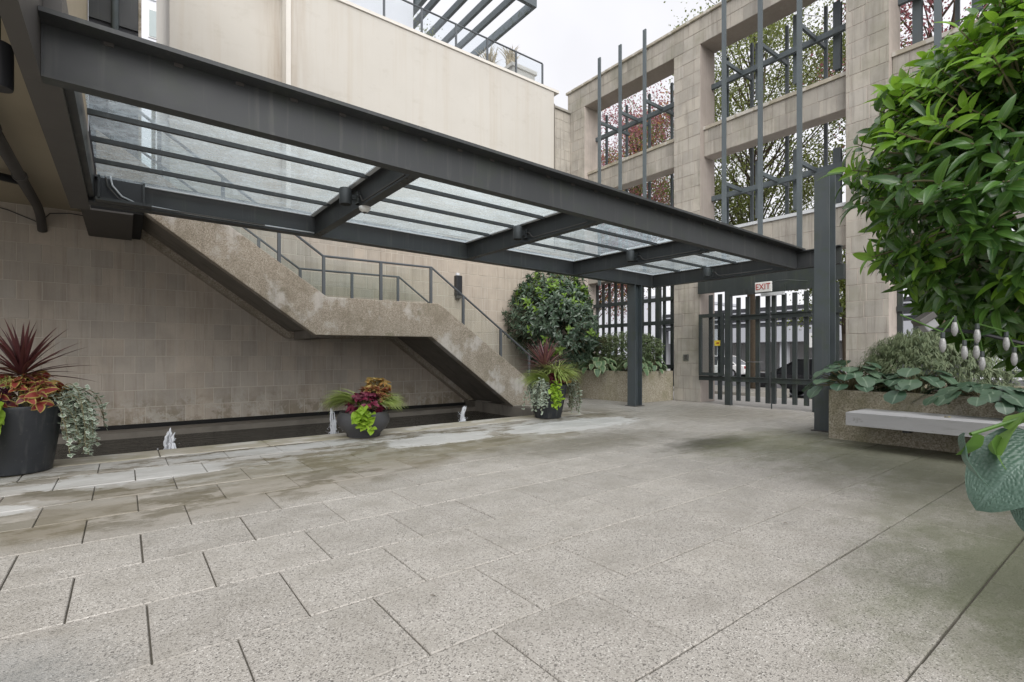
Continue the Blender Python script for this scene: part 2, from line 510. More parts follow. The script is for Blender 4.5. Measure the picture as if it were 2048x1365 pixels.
MATS['clear_edge'] = m
glass_mat('wet_glass', (.8, .87, .9), wet=True, milk=.36, rough=.15)
glass_mat('rail_glass', (.9, .94, .92), milk=.04)
glass_mat('roof_glass', (.92, .95, .97), milk=.06)
glass_mat('panel_glass', (.8, .85, .83), milk=.08)
def window_fn(nt, b): setc(nt, b, mixc(nt, noise(nt, pos(nt), .25, 3), (.22, .27, .27), (.4, .46, .46)))
material('far_window', window_fn, rough=.1)
def car_glass(nt, b): b.inputs['Base Color'].default_value = (.015, .018, .022, 1)
material('car_glass', car_glass, rough=.05)

def water_fn(nt, b):
    b.inputs['Base Color'].default_value = (.012, .011, .008, 1)
    b.inputs['Roughness'].default_value = .06
    b.inputs['IOR'].default_value = 1.33
    h1 = noise(nt, pos(nt, (1.2, 5, 1)), 2.2, 4, .6)
    h2 = noise(nt, pos(nt, (1, 2.5, 1)), 14, 3, .5)
    bump(nt, b, math_(nt, 'ADD', h1, math_(nt, 'MULTIPLY', h2, .3)), .8, .2)
material('pool_water', water_fn)

def leaf_mat(name, c1, c2, rough=.38, trans=.25, edge=None, rib=.0, ribcol=(.2, .25, .1), spec=.5, tcol=None, veins=0):
    """colour varies leaf by leaf (attribute 'rnd' in joined foliage, Object Random on single leaves); UV gives margin and midrib"""
    m = bpy.data.materials.new(name); m.use_nodes = True
    nt = m.node_tree; b = nt.nodes['Principled BSDF']
    at = nd(nt, 'Attribute', attribute_name='rnd').outputs['Fac']
    rr = math_(nt, 'FRACT', math_(nt, 'ADD', at, rnd(nt)))
    base = mixc(nt, rr, c1, c2)
    uv = nd(nt, 'UVMap').outputs[0]
    s = nd(nt, 'SeparateXYZ', {'Vector': uv}).outputs
    off = math_(nt, 'MULTIPLY', math_(nt, 'ABSOLUTE', math_(nt, 'SUBTRACT', s[0], .5)), 2)
    if edge:
        base = mixc(nt, ramp(nt, math_(nt, 'MAXIMUM', off, ramp(nt, s[1], .8, 1.0, 0, 1.0)), .62, .8), base, edge)
    if rib:
        base = mixc(nt, ramp(nt, off, .12, .02, 0, rib), base, ribcol)
    setc(nt, b, base)
    b.inputs['Roughness'].default_value = rough
    b.inputs['Specular IOR Level'].default_value = spec
    if veins < 0:       # puckered leaf: small cushions between curved ribs
        vv = nd(nt, 'CombineXYZ', {0: math_(nt, 'MULTIPLY', off, 11), 1: math_(nt, 'MULTIPLY', math_(nt, 'ADD', s[1], math_(nt, 'MULTIPLY', off, -.2)), 38), 2: 0.0}).outputs[0]
        pk_ = nd(nt, 'TexVoronoi', {'Vector': vv, 'Scale': 1.0}, feature='SMOOTH_F1').outputs['Distance']
        w_ = math_(nt, 'SINE', math_(nt, 'MULTIPLY', off, 55))
        bump(nt, b, math_(nt, 'ADD', math_(nt, 'MULTIPLY', pk_, -1), math_(nt, 'MULTIPLY', w_, .1)), .5, .009)
    elif veins:
        w = math_(nt, 'SINE', math_(nt, 'MULTIPLY', math_(nt, 'ADD', s[1], math_(nt, 'MULTIPLY', off, -.25)), veins))
        bump(nt, b, w, .35, .006)
    tl = nd(nt, 'BsdfTranslucent')
    nt.links.new(mixc(nt, .5, base, tcol or [min(1, x * 2.2) for x in c2]), tl.inputs['Color'])
    mx = nd(nt, 'MixShader', {0: trans, 1: b.outputs[0], 2: tl.outputs[0]})
    nt.links.new(mx.outputs[0], nt.nodes['Material Output'].inputs[0])
    MATS[name] = m
    return m
leaf_mat('leaf_rhodo', (.028, .07, .022), (.075, .165, .03), .22, .25, rib=.5, ribcol=(.14, .22, .06), tcol=(.2, .4, .03))
leaf_mat('leaf_rhodo_young', (.12, .26, .025), (.2, .36, .04), .35, .35, rib=.4, ribcol=(.3, .42, .1), tcol=(.35, .6, .05))
leaf_mat('leaf_bush', (.035, .065, .04), (.085, .125, .08), .26, .12)
leaf_mat('leaf_bush_young', (.1, .2, .02), (.2, .32, .05), .4, .25)
leaf_mat('leaf_hedge', (.07, .11, .045), (.18, .23, .11), .4, .25)
leaf_mat('leaf_hosta', (.06, .13, .06), (.16, .25, .13), .45, .2, edge=(.3, .36, .2), rib=.3, ribcol=(.3, .38, .2), veins=0)
leaf_mat('leaf_ligularia', (.04, .085, .05), (.1, .16, .1), .32, .15, rib=.5, ribcol=(.3, .38, .28))
leaf_mat('leaf_coleus', (.16, .022, .03), (.3, .06, .045), .5, .25, edge=(.42, .36, .1), tcol=(.5, .1, .05))
leaf_mat('leaf_coleus_dark', (.07, .008, .022), (.18, .02, .05), .45, .2, tcol=(.3, .03, .06))
leaf_mat('leaf_coleus_gold', (.4, .16, .06), (.45, .3, .09), .5, .25, edge=(.45, .42, .14))
leaf_mat('leaf_purple', (.05, .012, .035), (.12, .02, .06), .45, .2)
leaf_mat('leaf_lime', (.22, .36, .03), (.34, .48, .06), .45, .35, rib=.3, ribcol=(.45, .55, .12), tcol=(.5, .75, .05))
leaf_mat('leaf_ivy', (.3, .36, .28), (.14, .21, .13), .45, .2, edge=(.6, .64, .54))
leaf_mat('leaf_cordyline', (.05, .016, .018), (.12, .042, .042), .3, .12, rib=.4, ribcol=(.2, .09, .085), tcol=(.2, .05, .04))
leaf_mat('leaf_grass', (.26, .36, .08), (.46, .55, .2), .5, .3, edge=None, rib=.5, ribcol=(.5, .55, .28))
leaf_mat('leaf_maple_cut', (.1, .14, .07), (.2, .235, .13), .55, .3)
leaf_mat('leaf_tree', (.07, .095, .035), (.2, .225, .08), .5, .5, tcol=(.36, .4, .12))
leaf_mat('leaf_tree_lime', (.1, .14, .025), (.22, .25, .06), .5, .35, tcol=(.3, .38, .08))
leaf_mat('leaf_red', (.22, .075, .095), (.42, .18, .2), .5, .45, tcol=(.62, .28, .3))
leaf_mat('leaf_rust', (.3, .12, .04), (.42, .24, .07), .5, .35)
leaf_mat('leaf_blue_hosta', (.06, .115, .085), (.075, .13, .1), .38, .15, edge=None, rib=.2, ribcol=(.2, .28, .25), veins=-1)
leaf_mat('leaf_plume', (.4, .33, .22), (.55, .47, .35), .7, .3)
leaf_mat('leaf_fern', (.07, .15, .03), (.16, .28, .06), .5, .3)

# ------------------------------------------------------------------ leaf templates and scattering
class T:                       # template: verts, faces, per-vertex uv
    def __init__(s, v, f, uv): s.v = np.array(v, float); s.f = f; s.uv = np.array(uv, float)
def leaf(prof, W=.35, n=5, fold=.25, curl=.3, wave=0.0):
    v, f, uv = [], [], []
    for i in range(n + 1):
        t = i / n
        w = prof(t) * W
        x = math.sin(curl * t) / curl if curl else t
        z = (math.cos(curl * t) - 1) / curl if curl else 0
        for k, sgn in enumerate((-1, 0, 1)):
            wz = wave * math.sin(t * 14 + k) * w
            v.append((x, sgn * w, z + abs(sgn) * w * fold + wz)); uv.append((k / 2, t))
    for i in range(n):
        for k in range(2):
            a = i * 3 + k
            f.append((a, a + 1, a + 4, a + 3))
    return T(v, f, uv)
ell = lambda t: math.sin(math.pi * min(1, max(.0, t)) ** .85) ** .8 if 0 < t < 1 else .02
T_RHODO = leaf(lambda t: .02 if t < .01 else (math.sin(math.pi * (t ** .8)) ** .75 if t < .995 else .01), .155, 6, .4, .7)
T_BUSH = leaf(ell, .17, 4, .3, .7)
T_HEART = leaf(lambda t: .3 if t == 0 else (1 - t) ** .55 * (.75 + .5 * math.sin(math.pi * t)) * (1.0 if t < .99 else 0) + .01, .46, 5, .2, .5)
T_COLEUS = leaf(lambda t: .05 if t == 0 else math.sin(math.pi * t ** .65) ** .8 * (1 + .12 * math.sin(t * 40)) + .01, .33, 7, .15, .6, .06)
T_BROAD = leaf(lambda t: .1 if t == 0 else math.sin(math.pi * t ** .7) ** .7 + .01, .36, 6, .3, .9, .05)
T_ROUND = leaf(lambda t: .55 if t == 0 else math.sqrt(max(0, 1 - (2 * t - 1) ** 2)) * .95 + .02, .52, 6, .12, .5, .05)
T_STRAP = leaf(lambda t: (.55 + .6 * math.sin(math.pi * t ** .7)) * (1 - t ** 4) + .01, .028, 8, .5, .35)
T_BLADE = leaf(lambda t: (1 - t) ** .6 + .02, .03, 7, .3, 1.5)
T_TREE = leaf(ell, .34, 2, .2, .4)
T_THREAD = leaf(ell, .09, 3, .1, .9)
def ivy_t():
    pts = [(0, 0), (.12, .34), (.42, .3), (.5, .5), (.72, .2), (1, 0)]
    v = [(.35, 0, .03)]; uv = [(.5, .3)]
    ring = pts + [(x, -y) for x, y in pts[-2:0:-1]]
    for x, y in ring: v.append((x, y, -.04)); uv.append((1.0, .4))
    n = len(ring)
    return T(v, [(0, 1 + i, 1 + (i + 1) % n) for i in range(n)], uv)
T_IVY = ivy_t()

def frame(p, d, up=(0, 0, 1), s=1.0, sy=None):
    x = np.array(d, float); x /= np.linalg.norm(x) + 1e-9
    u = np.array(up, float)
    y = np.cross(u, x)
    ny = np.linalg.norm(y)
    if ny < 1e-3: y = np.cross((0.3, 1, .1), x); ny = np.linalg.norm(y)
    y /= ny
    z = np.cross(x, y)
    M = np.eye(4)
    M[:3, 0] = x * s; M[:3, 1] = y * (sy or s); M[:3, 2] = z * s; M[:3, 3] = p
    return M

def tmesh(t, name, mat):
    m = bpy.data.meshes.new(name)
    m.from_pydata([tuple(x) for x in t.v], [], t.f)
    uvl = m.uv_layers.new(name='UVMap')
    li = np.zeros(len(m.loops), np.int32); m.loops.foreach_get('vertex_index', li)
    uvl.data.foreach_set('uv', t.uv[li].ravel())
    m.polygons.foreach_set('use_smooth', [True] * len(m.polygons))
    m.materials.append(mat)
    return m

def scatter(name, t, Ms, mat, parent=None, kind=None):
    if not len(Ms): return None
    Ms = np.array(Ms); n = len(Ms); nv = len(t.v)
    vh = np.concatenate([t.v, np.ones((nv, 1))], 1)
    V = np.einsum('nij,vj->nvi', Ms, vh)[:, :, :3].reshape(-1, 3)
    lens = np.array([len(f) for f in t.f]); lv = np.concatenate([np.array(f) for f in t.f])
    LV = (lv[None, :] + (np.arange(n) * nv)[:, None]).ravel()
    LT = np.tile(lens, n)
    m = bpy.data.meshes.new(name)
    m.vertices.add(len(V)); m.vertices.foreach_set('co', V.astype(np.float32).ravel())
    m.loops.add(len(LV)); m.loops.foreach_set('vertex_index', LV.astype(np.int32))
    m.polygons.add(len(LT))
    m.polygons.foreach_set('loop_start', np.concatenate([[0], np.cumsum(LT)[:-1]]).astype(np.int32))
    uvl = m.uv_layers.new(name='UVMap')
    uvl.data.foreach_set('uv', np.tile(t.uv[lv], (n, 1)).astype(np.float32).ravel())
    a = m.attributes.new('rnd', 'FLOAT', 'POINT')
    a.data.foreach_set('value', np.repeat(rng.random(n), nv).astype(np.float32))
    m.update(); m.validate()
    m.polygons.foreach_set('use_smooth', [True] * len(m.polygons))
    m.materials.append(mat)
    o = bpy.data.objects.new(name, m)
    link(o, parent)
    if kind: o['kind'] = kind
    return o

def foliage(parent, t, Ms, mat, single=300, name='leaf', rest='foliage'):
    """the leaves that show largest become parts of their own, the others one joined part"""
    Ms = list(Ms)
    if single >= len(Ms): big, small = Ms, []
    else:
        sc = []
        ds = [view(M[:3, 3])[0] for M in Ms]
        d0, d1 = min(ds), max(ds)
        for M, d in zip(Ms, ds):
            _, u, v = view(M[:3, 3])
            ok = 0 <= u <= 2048 and 0 <= v <= 1365
            sc.append((np.linalg.norm(M[:3, 0]) / max(d, .1)) * math.exp(-3 * (d - d0) / (d1 - d0 + .01)) if ok else 0)
        o = np.argsort(sc)[::-1]
        big = [Ms[i] for i in o[:single]]; small = [Ms[i] for i in o[single:]]
    me = tmesh(t, name, mat)
    for M in big:
        inst(name, me, Matrix(M.tolist()), parent)
    if small: scatter(rest, t, small, mat, parent, 'stuff')

def rv(a=1.0): return (rng.random(3) * 2 - 1) * a
def unit(v): v = np.array(v, float); return v / (np.linalg.norm(v) + 1e-9)

# ------------------------------------------------------------------ masonry
def block_template(ch=.012, dep=.03):
    c = .5 - ch; o = .5
    v = [(-c, 0, -c), (c, 0, -c), (c, 0, c), (-c, 0, c), (-o, .005, -o), (o, .005, -o), (o, .005, o), (-o, .005, o),
         (-o, dep, -o), (o, dep, -o), (o, dep, o), (-o, dep, o)]
    f = [(0, 1, 2, 3)] + [(i, i + 4, (i + 1) % 4 + 4, (i + 1) % 4) for i in range(4)] + [(i + 4, i + 8, (i + 1) % 4 + 8, (i + 1) % 4 + 4) for i in range(4)]
    return T(v, f, [(0, 0)] * 12)
T_BLOCK = block_template()
def block_mesh(mat):
    m = bpy.data.meshes.new('block'); m.from_pydata([tuple(x) for x in T_BLOCK.v], [], T_BLOCK.f); bm_fix(m)
    m.materials.append(mat); return m

def masonry(parent, cells, mat, budget, name='block', gap=.009):
    """cells: (axis, a0, a1, z0, z1, depth): stones on a wall that faces -Y (axis 'x') or -X (axis 'y')"""
    items = []
    for ax, a0, a1, z0, z1, d in cells:
        jx = random.uniform(-.0025, .0025)
        ca, cz, w, h = (a0 + a1) / 2, (z0 + z1) / 2, a1 - a0 - gap, z1 - z0 - gap
        if w < .02 or h < .02: continue
        if ax == 'x':
            M = np.array([[w, 0, 0, ca], [0, 1, 0, d + jx], [0, 0, h, cz], [0, 0, 0, 1.0]]); p = (ca, d, cz)
        else:
            M = np.array([[0, 1, 0, d + jx], [-w, 0, 0, ca], [0, 0, h, cz], [0, 0, 0, 1.0]]); p = (d, ca, cz)
        dd, u, v = view(p)
        s = (w * h) / max(dd, .5) ** 2 if (-60 < u < 2100 and -60 < v < 1400) else 0
        items.append((s, M))
    items.sort(key=lambda t: -t[0])
    me = block_mesh(mat)
    for s, M in items[:budget]: inst(name, me, Matrix(M.tolist()), parent)
    rest = [M for s, M in items[budget:]]
    if rest: scatter('masonry', T_BLOCK, rest, mat, parent, 'stuff').data.polygons.foreach_set('use_smooth', [False] * (len(rest) * len(T_BLOCK.f)))

def courses(ax, a0, a1, z0, z1, d, bw=.2925, ch=.2925, stag=.5, jitter=0.0, zbase=None):
    out = []
    n = max(1, round((z1 - z0) / ch)); h = (z1 - z0) / n
    for i in range(n):
        off = (stag * bw) * (i % 2)
        a = math.floor((a0) / bw) * bw + off - bw
        while a < a1:
            b = a + bw
            if jitter and random.random() < .18: b = a + bw * random.choice([.35, .65, 1.35])
            s, e = max(a, a0), min(b, a1)
            if e - s > .03: out.append((ax, s, e, z0 + i * h, z0 + (i + 1) * h, d))
            a = b
    return out

# ================================================================== GROUND, PAVING, POOL
def struct(name, mb, mat, parent=None, **k):
    o = mb.build(name, MATS[mat], parent, **k)
    if parent is None: o['kind'] = 'structure'
    return o
struct('ground', MB().box(-400, 400, -400, 400, -.8, -.56), 'asphalt')
struct('street', MB().box(18.2, 44, -120, 120, -.558, -.5), 'asphalt')
m = MB()
m.hexa([(10.6, -60, -.5), (13.2, -60, -.5), (13.2, 60, -.5), (10.6, 60, -.5), (10.6, -60, -.006), (13.2, -60, -.006), (13.2, 60, -.006), (10.6, 60, -.006)])
m.hexa([(13.2, -60, -.55), (17.9, -60, -.55), (17.9, 60, -.55), (13.2, 60, -.55), (13.2, -60, -.006), (17.9, -60, -.38), (17.9, 60, -.38), (13.2, 60, -.006)])
struct('sidewalk', m, 'sidewalk')
struct('kerb', MB().box(17.9, 18.2, -60, 60, -.55, -.37), 'kerb_stone', bevel=.02)

court = MB()
court.box(-3, 10.6, -.56, 6.64, -.3, -.014)
court.box(6.75, 10.6, 6.64, 10.8, -.3, -.014)
courtyard = struct('courtyard_paving', court, 'joint_dirt')
oc = MB()
oc.box(-14, -3, -14, 6.64, -.3, -.002); oc.box(-3, 10.6, -14, -.56, -.3, -.002)
struct('outer_paving', oc, 'paver_stone')
def paver_template():
    c, o = .5 - .006, .5
    v = [(-c, -c, 0), (c, -c, 0), (c, c, 0), (-c, c, 0), (-o, -o, -.005), (o, -o, -.005), (o, o, -.005), (-o, o, -.005),
         (-o, -o, -.04), (o, -o, -.04), (o, o, -.04), (-o, o, -.04)]
    f = [(0, 1, 2, 3)] + [(i, i + 4, (i + 1) % 4 + 4, (i + 1) % 4) for i in range(4)] + [(i + 4, i + 8, (i + 1) % 4 + 8, (i + 1) % 4 + 4) for i in range(4)]
    return T(v, f, [(0, 0)] * 12)
T_PAVER = paver_template()
def place_pavers():
    items = []
    row, bw = .5535, .545
    def put(x0, x1, y0, y1):
        gx, gy = random.uniform(.004, .009), random.uniform(.006, .012)
        w, l = x1 - x0 - gx, y1 - y0 - gy
        if w < .05 or l < .05: return
        M = Matrix.Translation(((x0 + x1) / 2, (y0 + y1) / 2, random.uniform(-.0022, 0))) @ Matrix.Rotation(random.uniform(-.0025, .0025), 4, 'X') @ Matrix.Rotation(random.uniform(-.0025, .0025), 4, 'Y') @ Matrix.Diagonal((w, l, 1, 1))
        d, u, v = view(((x0 + x1) / 2, (y0 + y1) / 2, 0))
        items.append((w * l / max(d, .3) ** 2.2 if d > .6 and -150 < u < 2200 and v < 1550 else 0, M))
    for k in range(-1, 12):
        off = .35 if k % 2 else .08
        x = off - bw * 8
        while x < 10.6:
            put(max(x, -3), min(x + bw, 10.6), k * row, min((k + 1) * row, 6.64)); x += bw
    for k in range(12, 20):
        off = .35 if k % 2 else .08
        x = off + bw * 12
        while x < 10.6:
            if x + bw > 6.75: put(max(x, 6.75), min(x + bw, 10.6), 6.64 + (k - 12) * .52, 6.64 + (k - 11) * .52)
            x += bw
    items.sort(key=lambda t: -t[0])
    me = bpy.data.meshes.new('paver'); me.from_pydata([tuple(x) for x in T_PAVER.v], [], T_PAVER.f); bm_fix(me)
    me.materials.append(MATS['paver_stone'])
    for s, M in items[:300]: inst('paver', me, M, courtyard)
    rest = [np.array(M) for s, M in items[300:]]
    o = scatter('paver_field', T_PAVER, rest, MATS['paver_stone'], courtyard, 'stuff')
    o.data.polygons.foreach_set('use_smooth', [False] * len(o.data.polygons))
place_pavers()
m = MB()
x = -4.0
pool = thing('pool', 'long dark reflecting pool below the stair with pale stone coping', 'pool', (1, 8.5, -.25))
while x < 6.7:
    w = random.uniform(.95, 1.25)
    x1 = min(x + w, 6.75)
    MB().box(x + .004, x1 - .004, 6.648, 7.1, -.12, .004 + random.uniform(-.002, .002)).build('coping_slab', MATS['coping_stone'], pool, bevel=.008)
    x = x1
MB().box(-4, 6.75, 6.7, 6.98, -.5, -.13).build('basin_edge', MATS['stained_concrete'], pool)
MB().box(-4, 6.75, 10.25, 10.82, -.5, -.155).box(6.72, 6.95, 7.1, 10.25, -.5, -.02).build('basin_ledge', MATS['stained_concrete'], pool)
MB().box(-4, 6.75, 6.98, 10.25, -.54, -.48).build('basin_floor', MATS['stained_concrete'], pool)
w = MB()
w.box(-4, 6.72, 6.98, 10.25, -.3, -.25)
tag(w.build('water', MATS['pool_water'], pool), 'dark rippled pool water')
MB().box(-4, 6.9, 10.74, 10.81, -.15, -.085).build('drain_slot', MATS['black_gap'], pool)

def jet(x, y, h, r, lean, label):
    t = thing('fountain_jet', label, 'fountain', (x, y, -.25), 'white water jets along the pool edge')
    m = MB()
    for q in range(15):
        a0 = rng.random() * 6.28; rr0 = r * (.25 + .55 * rng.random()); hh = h * (rng.uniform(.55, 1.0) if q > 3 else rng.uniform(.92, 1.02))
        if q > 9: hh *= .62; rr0 *= 1.3
        pts, rs = [], []
        for i in range(15):
            a = i / 14
            w_ = rr0 * (1.0 - .35 * a) * (1 + .5 * math.sin(a * 7 + q))
            pts.append((x + math.cos(a0 + a * 1.2) * w_ + lean * a * a + rng.normal(0, r * .07), y + math.sin(a0 + a * 1.2) * w_ + rng.normal(0, r * .07), -.25 + a * hh))
            rs.append(r * (.36 - .2 * a) * rng.uniform(.6, 1.35) * (1 if i < 14 else .3))
        m.tube(pts, rs, 7)
    m.build('water_column', MATS['foam_white'], t, smooth=True)
    d = MB()
    for i in range(240):
        th = rng.random() * 6.28; q = abs(rng.normal(0, .1)) + .02
        z = -.25 + max(.003, rng.random() ** 2.2 * h * .9 * max(.05, 1 - q * 3.2))
        s = rng.uniform(.003, .009)
        c = Vector((x + q * math.cos(th), y + q * math.sin(th) * .8, z))
        d.add([c + Vector((s, 0, 0)), c + Vector((-s, 0, 0)), c + Vector((0, s, 0)), c + Vector((0, -s, 0)), c + Vector((0, 0, s * 1.6)), c + Vector((0, 0, -s))],
              [(0, 2, 4), (2, 1, 4), (1, 3, 4), (3, 0, 4), (2, 0, 5), (1, 2, 5), (3, 1, 5), (0, 3, 5)])
    for i in range(90):
        th = rng.random() * 6.28; q = abs(rng.normal(0, .28)) + .05
        s = rng.uniform(.004, .014)
        cx, cy = x + q * math.cos(th), y + q * math.sin(th)
        if cy < 7.02: continue
        d.box(cx - s * 1.5, cx + s * 1.5, cy - s, cy + s, -.252, -.246)
    tag(d.build('spray', MATS['foam_white'], t), kind='stuff')
jet(.44, 7.36, .46, .08, .0, 'white fountain jet nearest the tall pot with the dark red spiky plant')
jet(2.40, 7.36, .58, .05, -.02, 'white fountain jet just left of the round bowl of coleus')
jet(4.55, 7.36, .5, .06, .05, 'white fountain jet in front of the stair foot, farthest of the three')

# ================================================================== STAIR WALL AND BUILDINGS BEHIND
YW = 10.8
wall = thing('stair_wall', 'tall weathered stone block wall behind the pool and stair', 'wall', (2, YW, -.14))
MB().box(-6, 10.6, YW + .004, YW + .4, -.16, 4.02).build('wall_core', MATS['pale_mortar'], wall)
masonry(wall, courses('x', -3.2, 10.55, -.095, 4.0, YW), MATS['wall_stone'], 300)
MB().box(9.8, 10.62, YW + .206, YW + .5, 4.02, 8.3).build('return_core', MATS['mortar'], wall)
masonry(wall, courses('x', 9.8, 10.6, 4.02, 8.3, YW + .2), MATS['facade_stone'], 0)
MB().box(9.78, 10.64, YW + .15, YW + .52, 8.3, 8.36).build('wall_cap', MATS['kerb_stone'], wall)

bb = thing('stucco_building', 'cream stucco upper building with roof terrace behind the canopy', 'building', (5, 12, 4))
MB().box(2.6, 9.77, YW, 16, 4.03, 8.62).build('wall', MATS['stucco'], bb)
MB().box(.66, 2.598, YW + .4, 16, 4.03, 13).build('side_wall', MATS['stucco'], bb)
MB().box(2.57, 2.66, YW - .012, YW + .3, 4.04, 8.6).build('corner_bead', MATS['cream_trim'], bb)
MB().box(2.58, 9.95, YW - .03, YW + .35, 8.62, 8.69).build('parapet_cap', MATS['cream_trim'], bb)
MB().box(9.772, 9.90, YW + .1, YW + .2, 4.1, 8.36).build('wall_joint', MATS['stained_concrete'], bb)

gr = thing('roof_railing', 'grey metal and glass railing on the terrace edge of the cream building', 'railing', (6, YW + .12, 8.69))
MB().tube([(.8, YW + .12, 9.36), (9.44, YW + .12, 9.37)], .022, 8).build('top_rail', MATS['rail_steel'], gr)
px = [9.44 - .95 * i for i in range(9)]
for i, xx in enumerate(px):
    MB().box(xx - .022, xx + .022, YW + .1, YW + .14, 8.69, 9.355).build('post', MATS['rail_steel'], gr)
    if i: sheet(MB().box(xx + .03, xx + .92, YW + .116, YW + .124, 8.72, 9.33), 'glass_panel', 'roof_glass', gr, (0, -1, 0))
pg = thing('roof_pergola', 'grey steel pergola with a mossy end rafter on the roof terrace', 'pergola', (7, 13, 8.7))
for i, xx in enumerate((6.9, 7.5, 8.05, 8.55)):
    MB().box(xx - .045, xx + .045, 11.0, 15.2, 10.9, 11.1).build('rafter', MATS['bar_steel'], pg)
MB().box(9.1, 9.2, 11.0, 15.2, 10.85, 11.1).build('end_rafter', MATS['mossy_steel'], pg)
MB().box(3.5, 9.2, 10.88, 10.995, 10.85, 11.12).build('fascia', MATS['bar_steel'], pg)
MB().box(6.3, 6.42, 11.0, 15.2, 10.55, 11.12).build('edge_beam', MATS['bar_steel'], pg)
for xx in (6.36, 9.15): MB().box(xx - .06, xx + .06, 15.2, 15.32, 8.7, 11.1).build('post', MATS['bar_steel'], pg)
tag(MB().box(3.3, 6.25, 12.6, 15, 8.7, 13.5).build('penthouse_wall', MATS['far_white']), 'pale grey penthouse wall behind the terrace glass', 'wall')

def grasses(name, label, cx, cy, z, n, hgt, mat, plume=True, group=None, spread=.5):
    t = thing(name, label, 'grass', (cx, cy, z), group)
    Ms = []
    for i in range(n):
        th = rng.random() * 6.28
        d = unit((math.cos(th) * spread * rng.random(), math.sin(th) * spread * rng.random(), 1))
        Ms.append(frame((cx + rng.normal(0, .06), cy + rng.normal(0, .06), z), d, (math.cos(th), math.sin(th), .1), hgt * rng.uniform(.7, 1.1)))
    scatter('blades', T_BLADE, Ms, MATS[mat], t, 'stuff')
    return t
rp = thing('roof_planter', 'pale square concrete planter on the terrace by the last railing post', 'planter', (9.0, 11.4, 8.69))
MB().box(8.55, 9.35, 11.15, 11.75, 8.69, 9.1).box(8.5, 9.4, 11.1, 11.8, 9.1, 9.2).build('planter_box', MATS['cream_trim'], rp)
grasses('plume_grass', 'tan plume grass in the terrace planter', 8.75, 11.5, 9.15, 90, .75, 'leaf_plume', spread=.8)
grasses('terrace_grass', 'tan ornamental grass behind the terrace glass', 8.0, 11.5, 8.7, 120, .85, 'leaf_plume', spread=.9)
tag(MB().box(7.3, 8.4, 11.3, 11.7, 8.69, 8.98).build('terrace_trough', MATS['bar_steel']), 'grey metal trough planter behind the terrace glass', 'planter')
sh = thing('terrace_shrub', 'small thin shrub behind the terrace glass', 'shrub', (6.0, 11.5, 8.7))
MB().tube([(6.0, 11.5, 8.7), (6.02, 11.5, 9.2)], .012, 5).build('stem', MATS['twig'], sh)
scatter('foliage', T_TREE, [frame(np.array((6.0, 11.5, 9.1)) + rng.normal(0, .17, 3), rv(), (0, 0, 1), rng.uniform(.03, .06)) for _ in range(260)], MATS['leaf_tree'], sh, 'stuff')

oh = thing('overhanging_building', 'beige building overhanging the left end of the canopy', 'building', (-6, 7, 0))
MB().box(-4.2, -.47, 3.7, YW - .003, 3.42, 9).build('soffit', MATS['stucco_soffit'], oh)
MB().box(-4.2, -3.7, 9.4, YW - .005, -.1, 3.418).build('pier', MATS['stucco'], oh)
tag(MB().box(-.465, .19, YW - .05, YW + .6, 4.03, 12).build('louvre_wall', MATS['far_dark'], oh), 'dark metal panel wall')
for z in (5.6, 6.6, 7.6, 8.6): MB().box(-.46, .185, YW - .085, YW - .052, z, z + .9).build('cladding_panel', MATS['dark_steel'], oh)
MB().tube([(-.12, YW - .16, 4.6), (-.12, YW - .16, 8.4), (-.16, YW - .16, 9.2)], .05, 8).build('downpipe', MATS['bar_steel'], oh, smooth=True)
MB().box(.192, .235, YW - .06, YW + .6, 4.03, 12).build('concrete_edge', MATS['stair_concrete'], oh)

pipe = thing('soffit_pipe', 'dark drain pipe running under the beige soffit to the stone wall', 'pipe', (-.9, 9, 3.2))
MB().tube([(-1.02, 3.9, 3.3), (-1.02, 10.2, 3.3), (-1.02, 10.55, 3.24), (-1.02, 10.75, 3.1), (-1.02, YW, 3.05)], .06, 12).build('pipe_run', MATS['pipe_grey'], pipe, smooth=True)
for y in (5.2, 6.9, 8.6): MB().tube([(-1.02, y, 3.3), (-1.02, y + .06, 3.3)], .075, 12).build('collar', MATS['pipe_grey'], pipe)
MB().tube([(-1.02, 8.9, 3.3), (-1.5, 8.75, 3.32), (-2.6, 8.6, 3.34)], .05, 10).build('branch_pipe', MATS['black_plastic'], pipe, smooth=True)
cab = MB().tube([(-1.9, 10.72, 3.41), (-1.4, YW - .02, 3.3), (-1.05, YW - .02, 3.16), (-.93, YW - .02, 3.33), (-.7, YW - .02, 3.37), (-.2, YW - .02, 3.34)], .008, 5).build('wall_cable', MATS['black_plastic'])
tag(cab, 'thin black cable looped along the wall top under the soffit', 'cable')
sl = thing('soffit_light', 'black cylinder lamp hanging from the beige soffit at the left edge', 'lamp', (-.75, 4.75, 3.1))
MB().lathe(-.66, 4.72, [(.07, 2.86), (.075, 2.88), (.075, 3.15), (.06, 3.16)], 20).build('lamp_body', MATS['black_plastic'], sl, auto=40)
MB().tube([(-.66, 4.72, 3.16), (-.66, 4.72, 3.42)], .012, 6).build('stem', MATS['black_plastic'], sl)

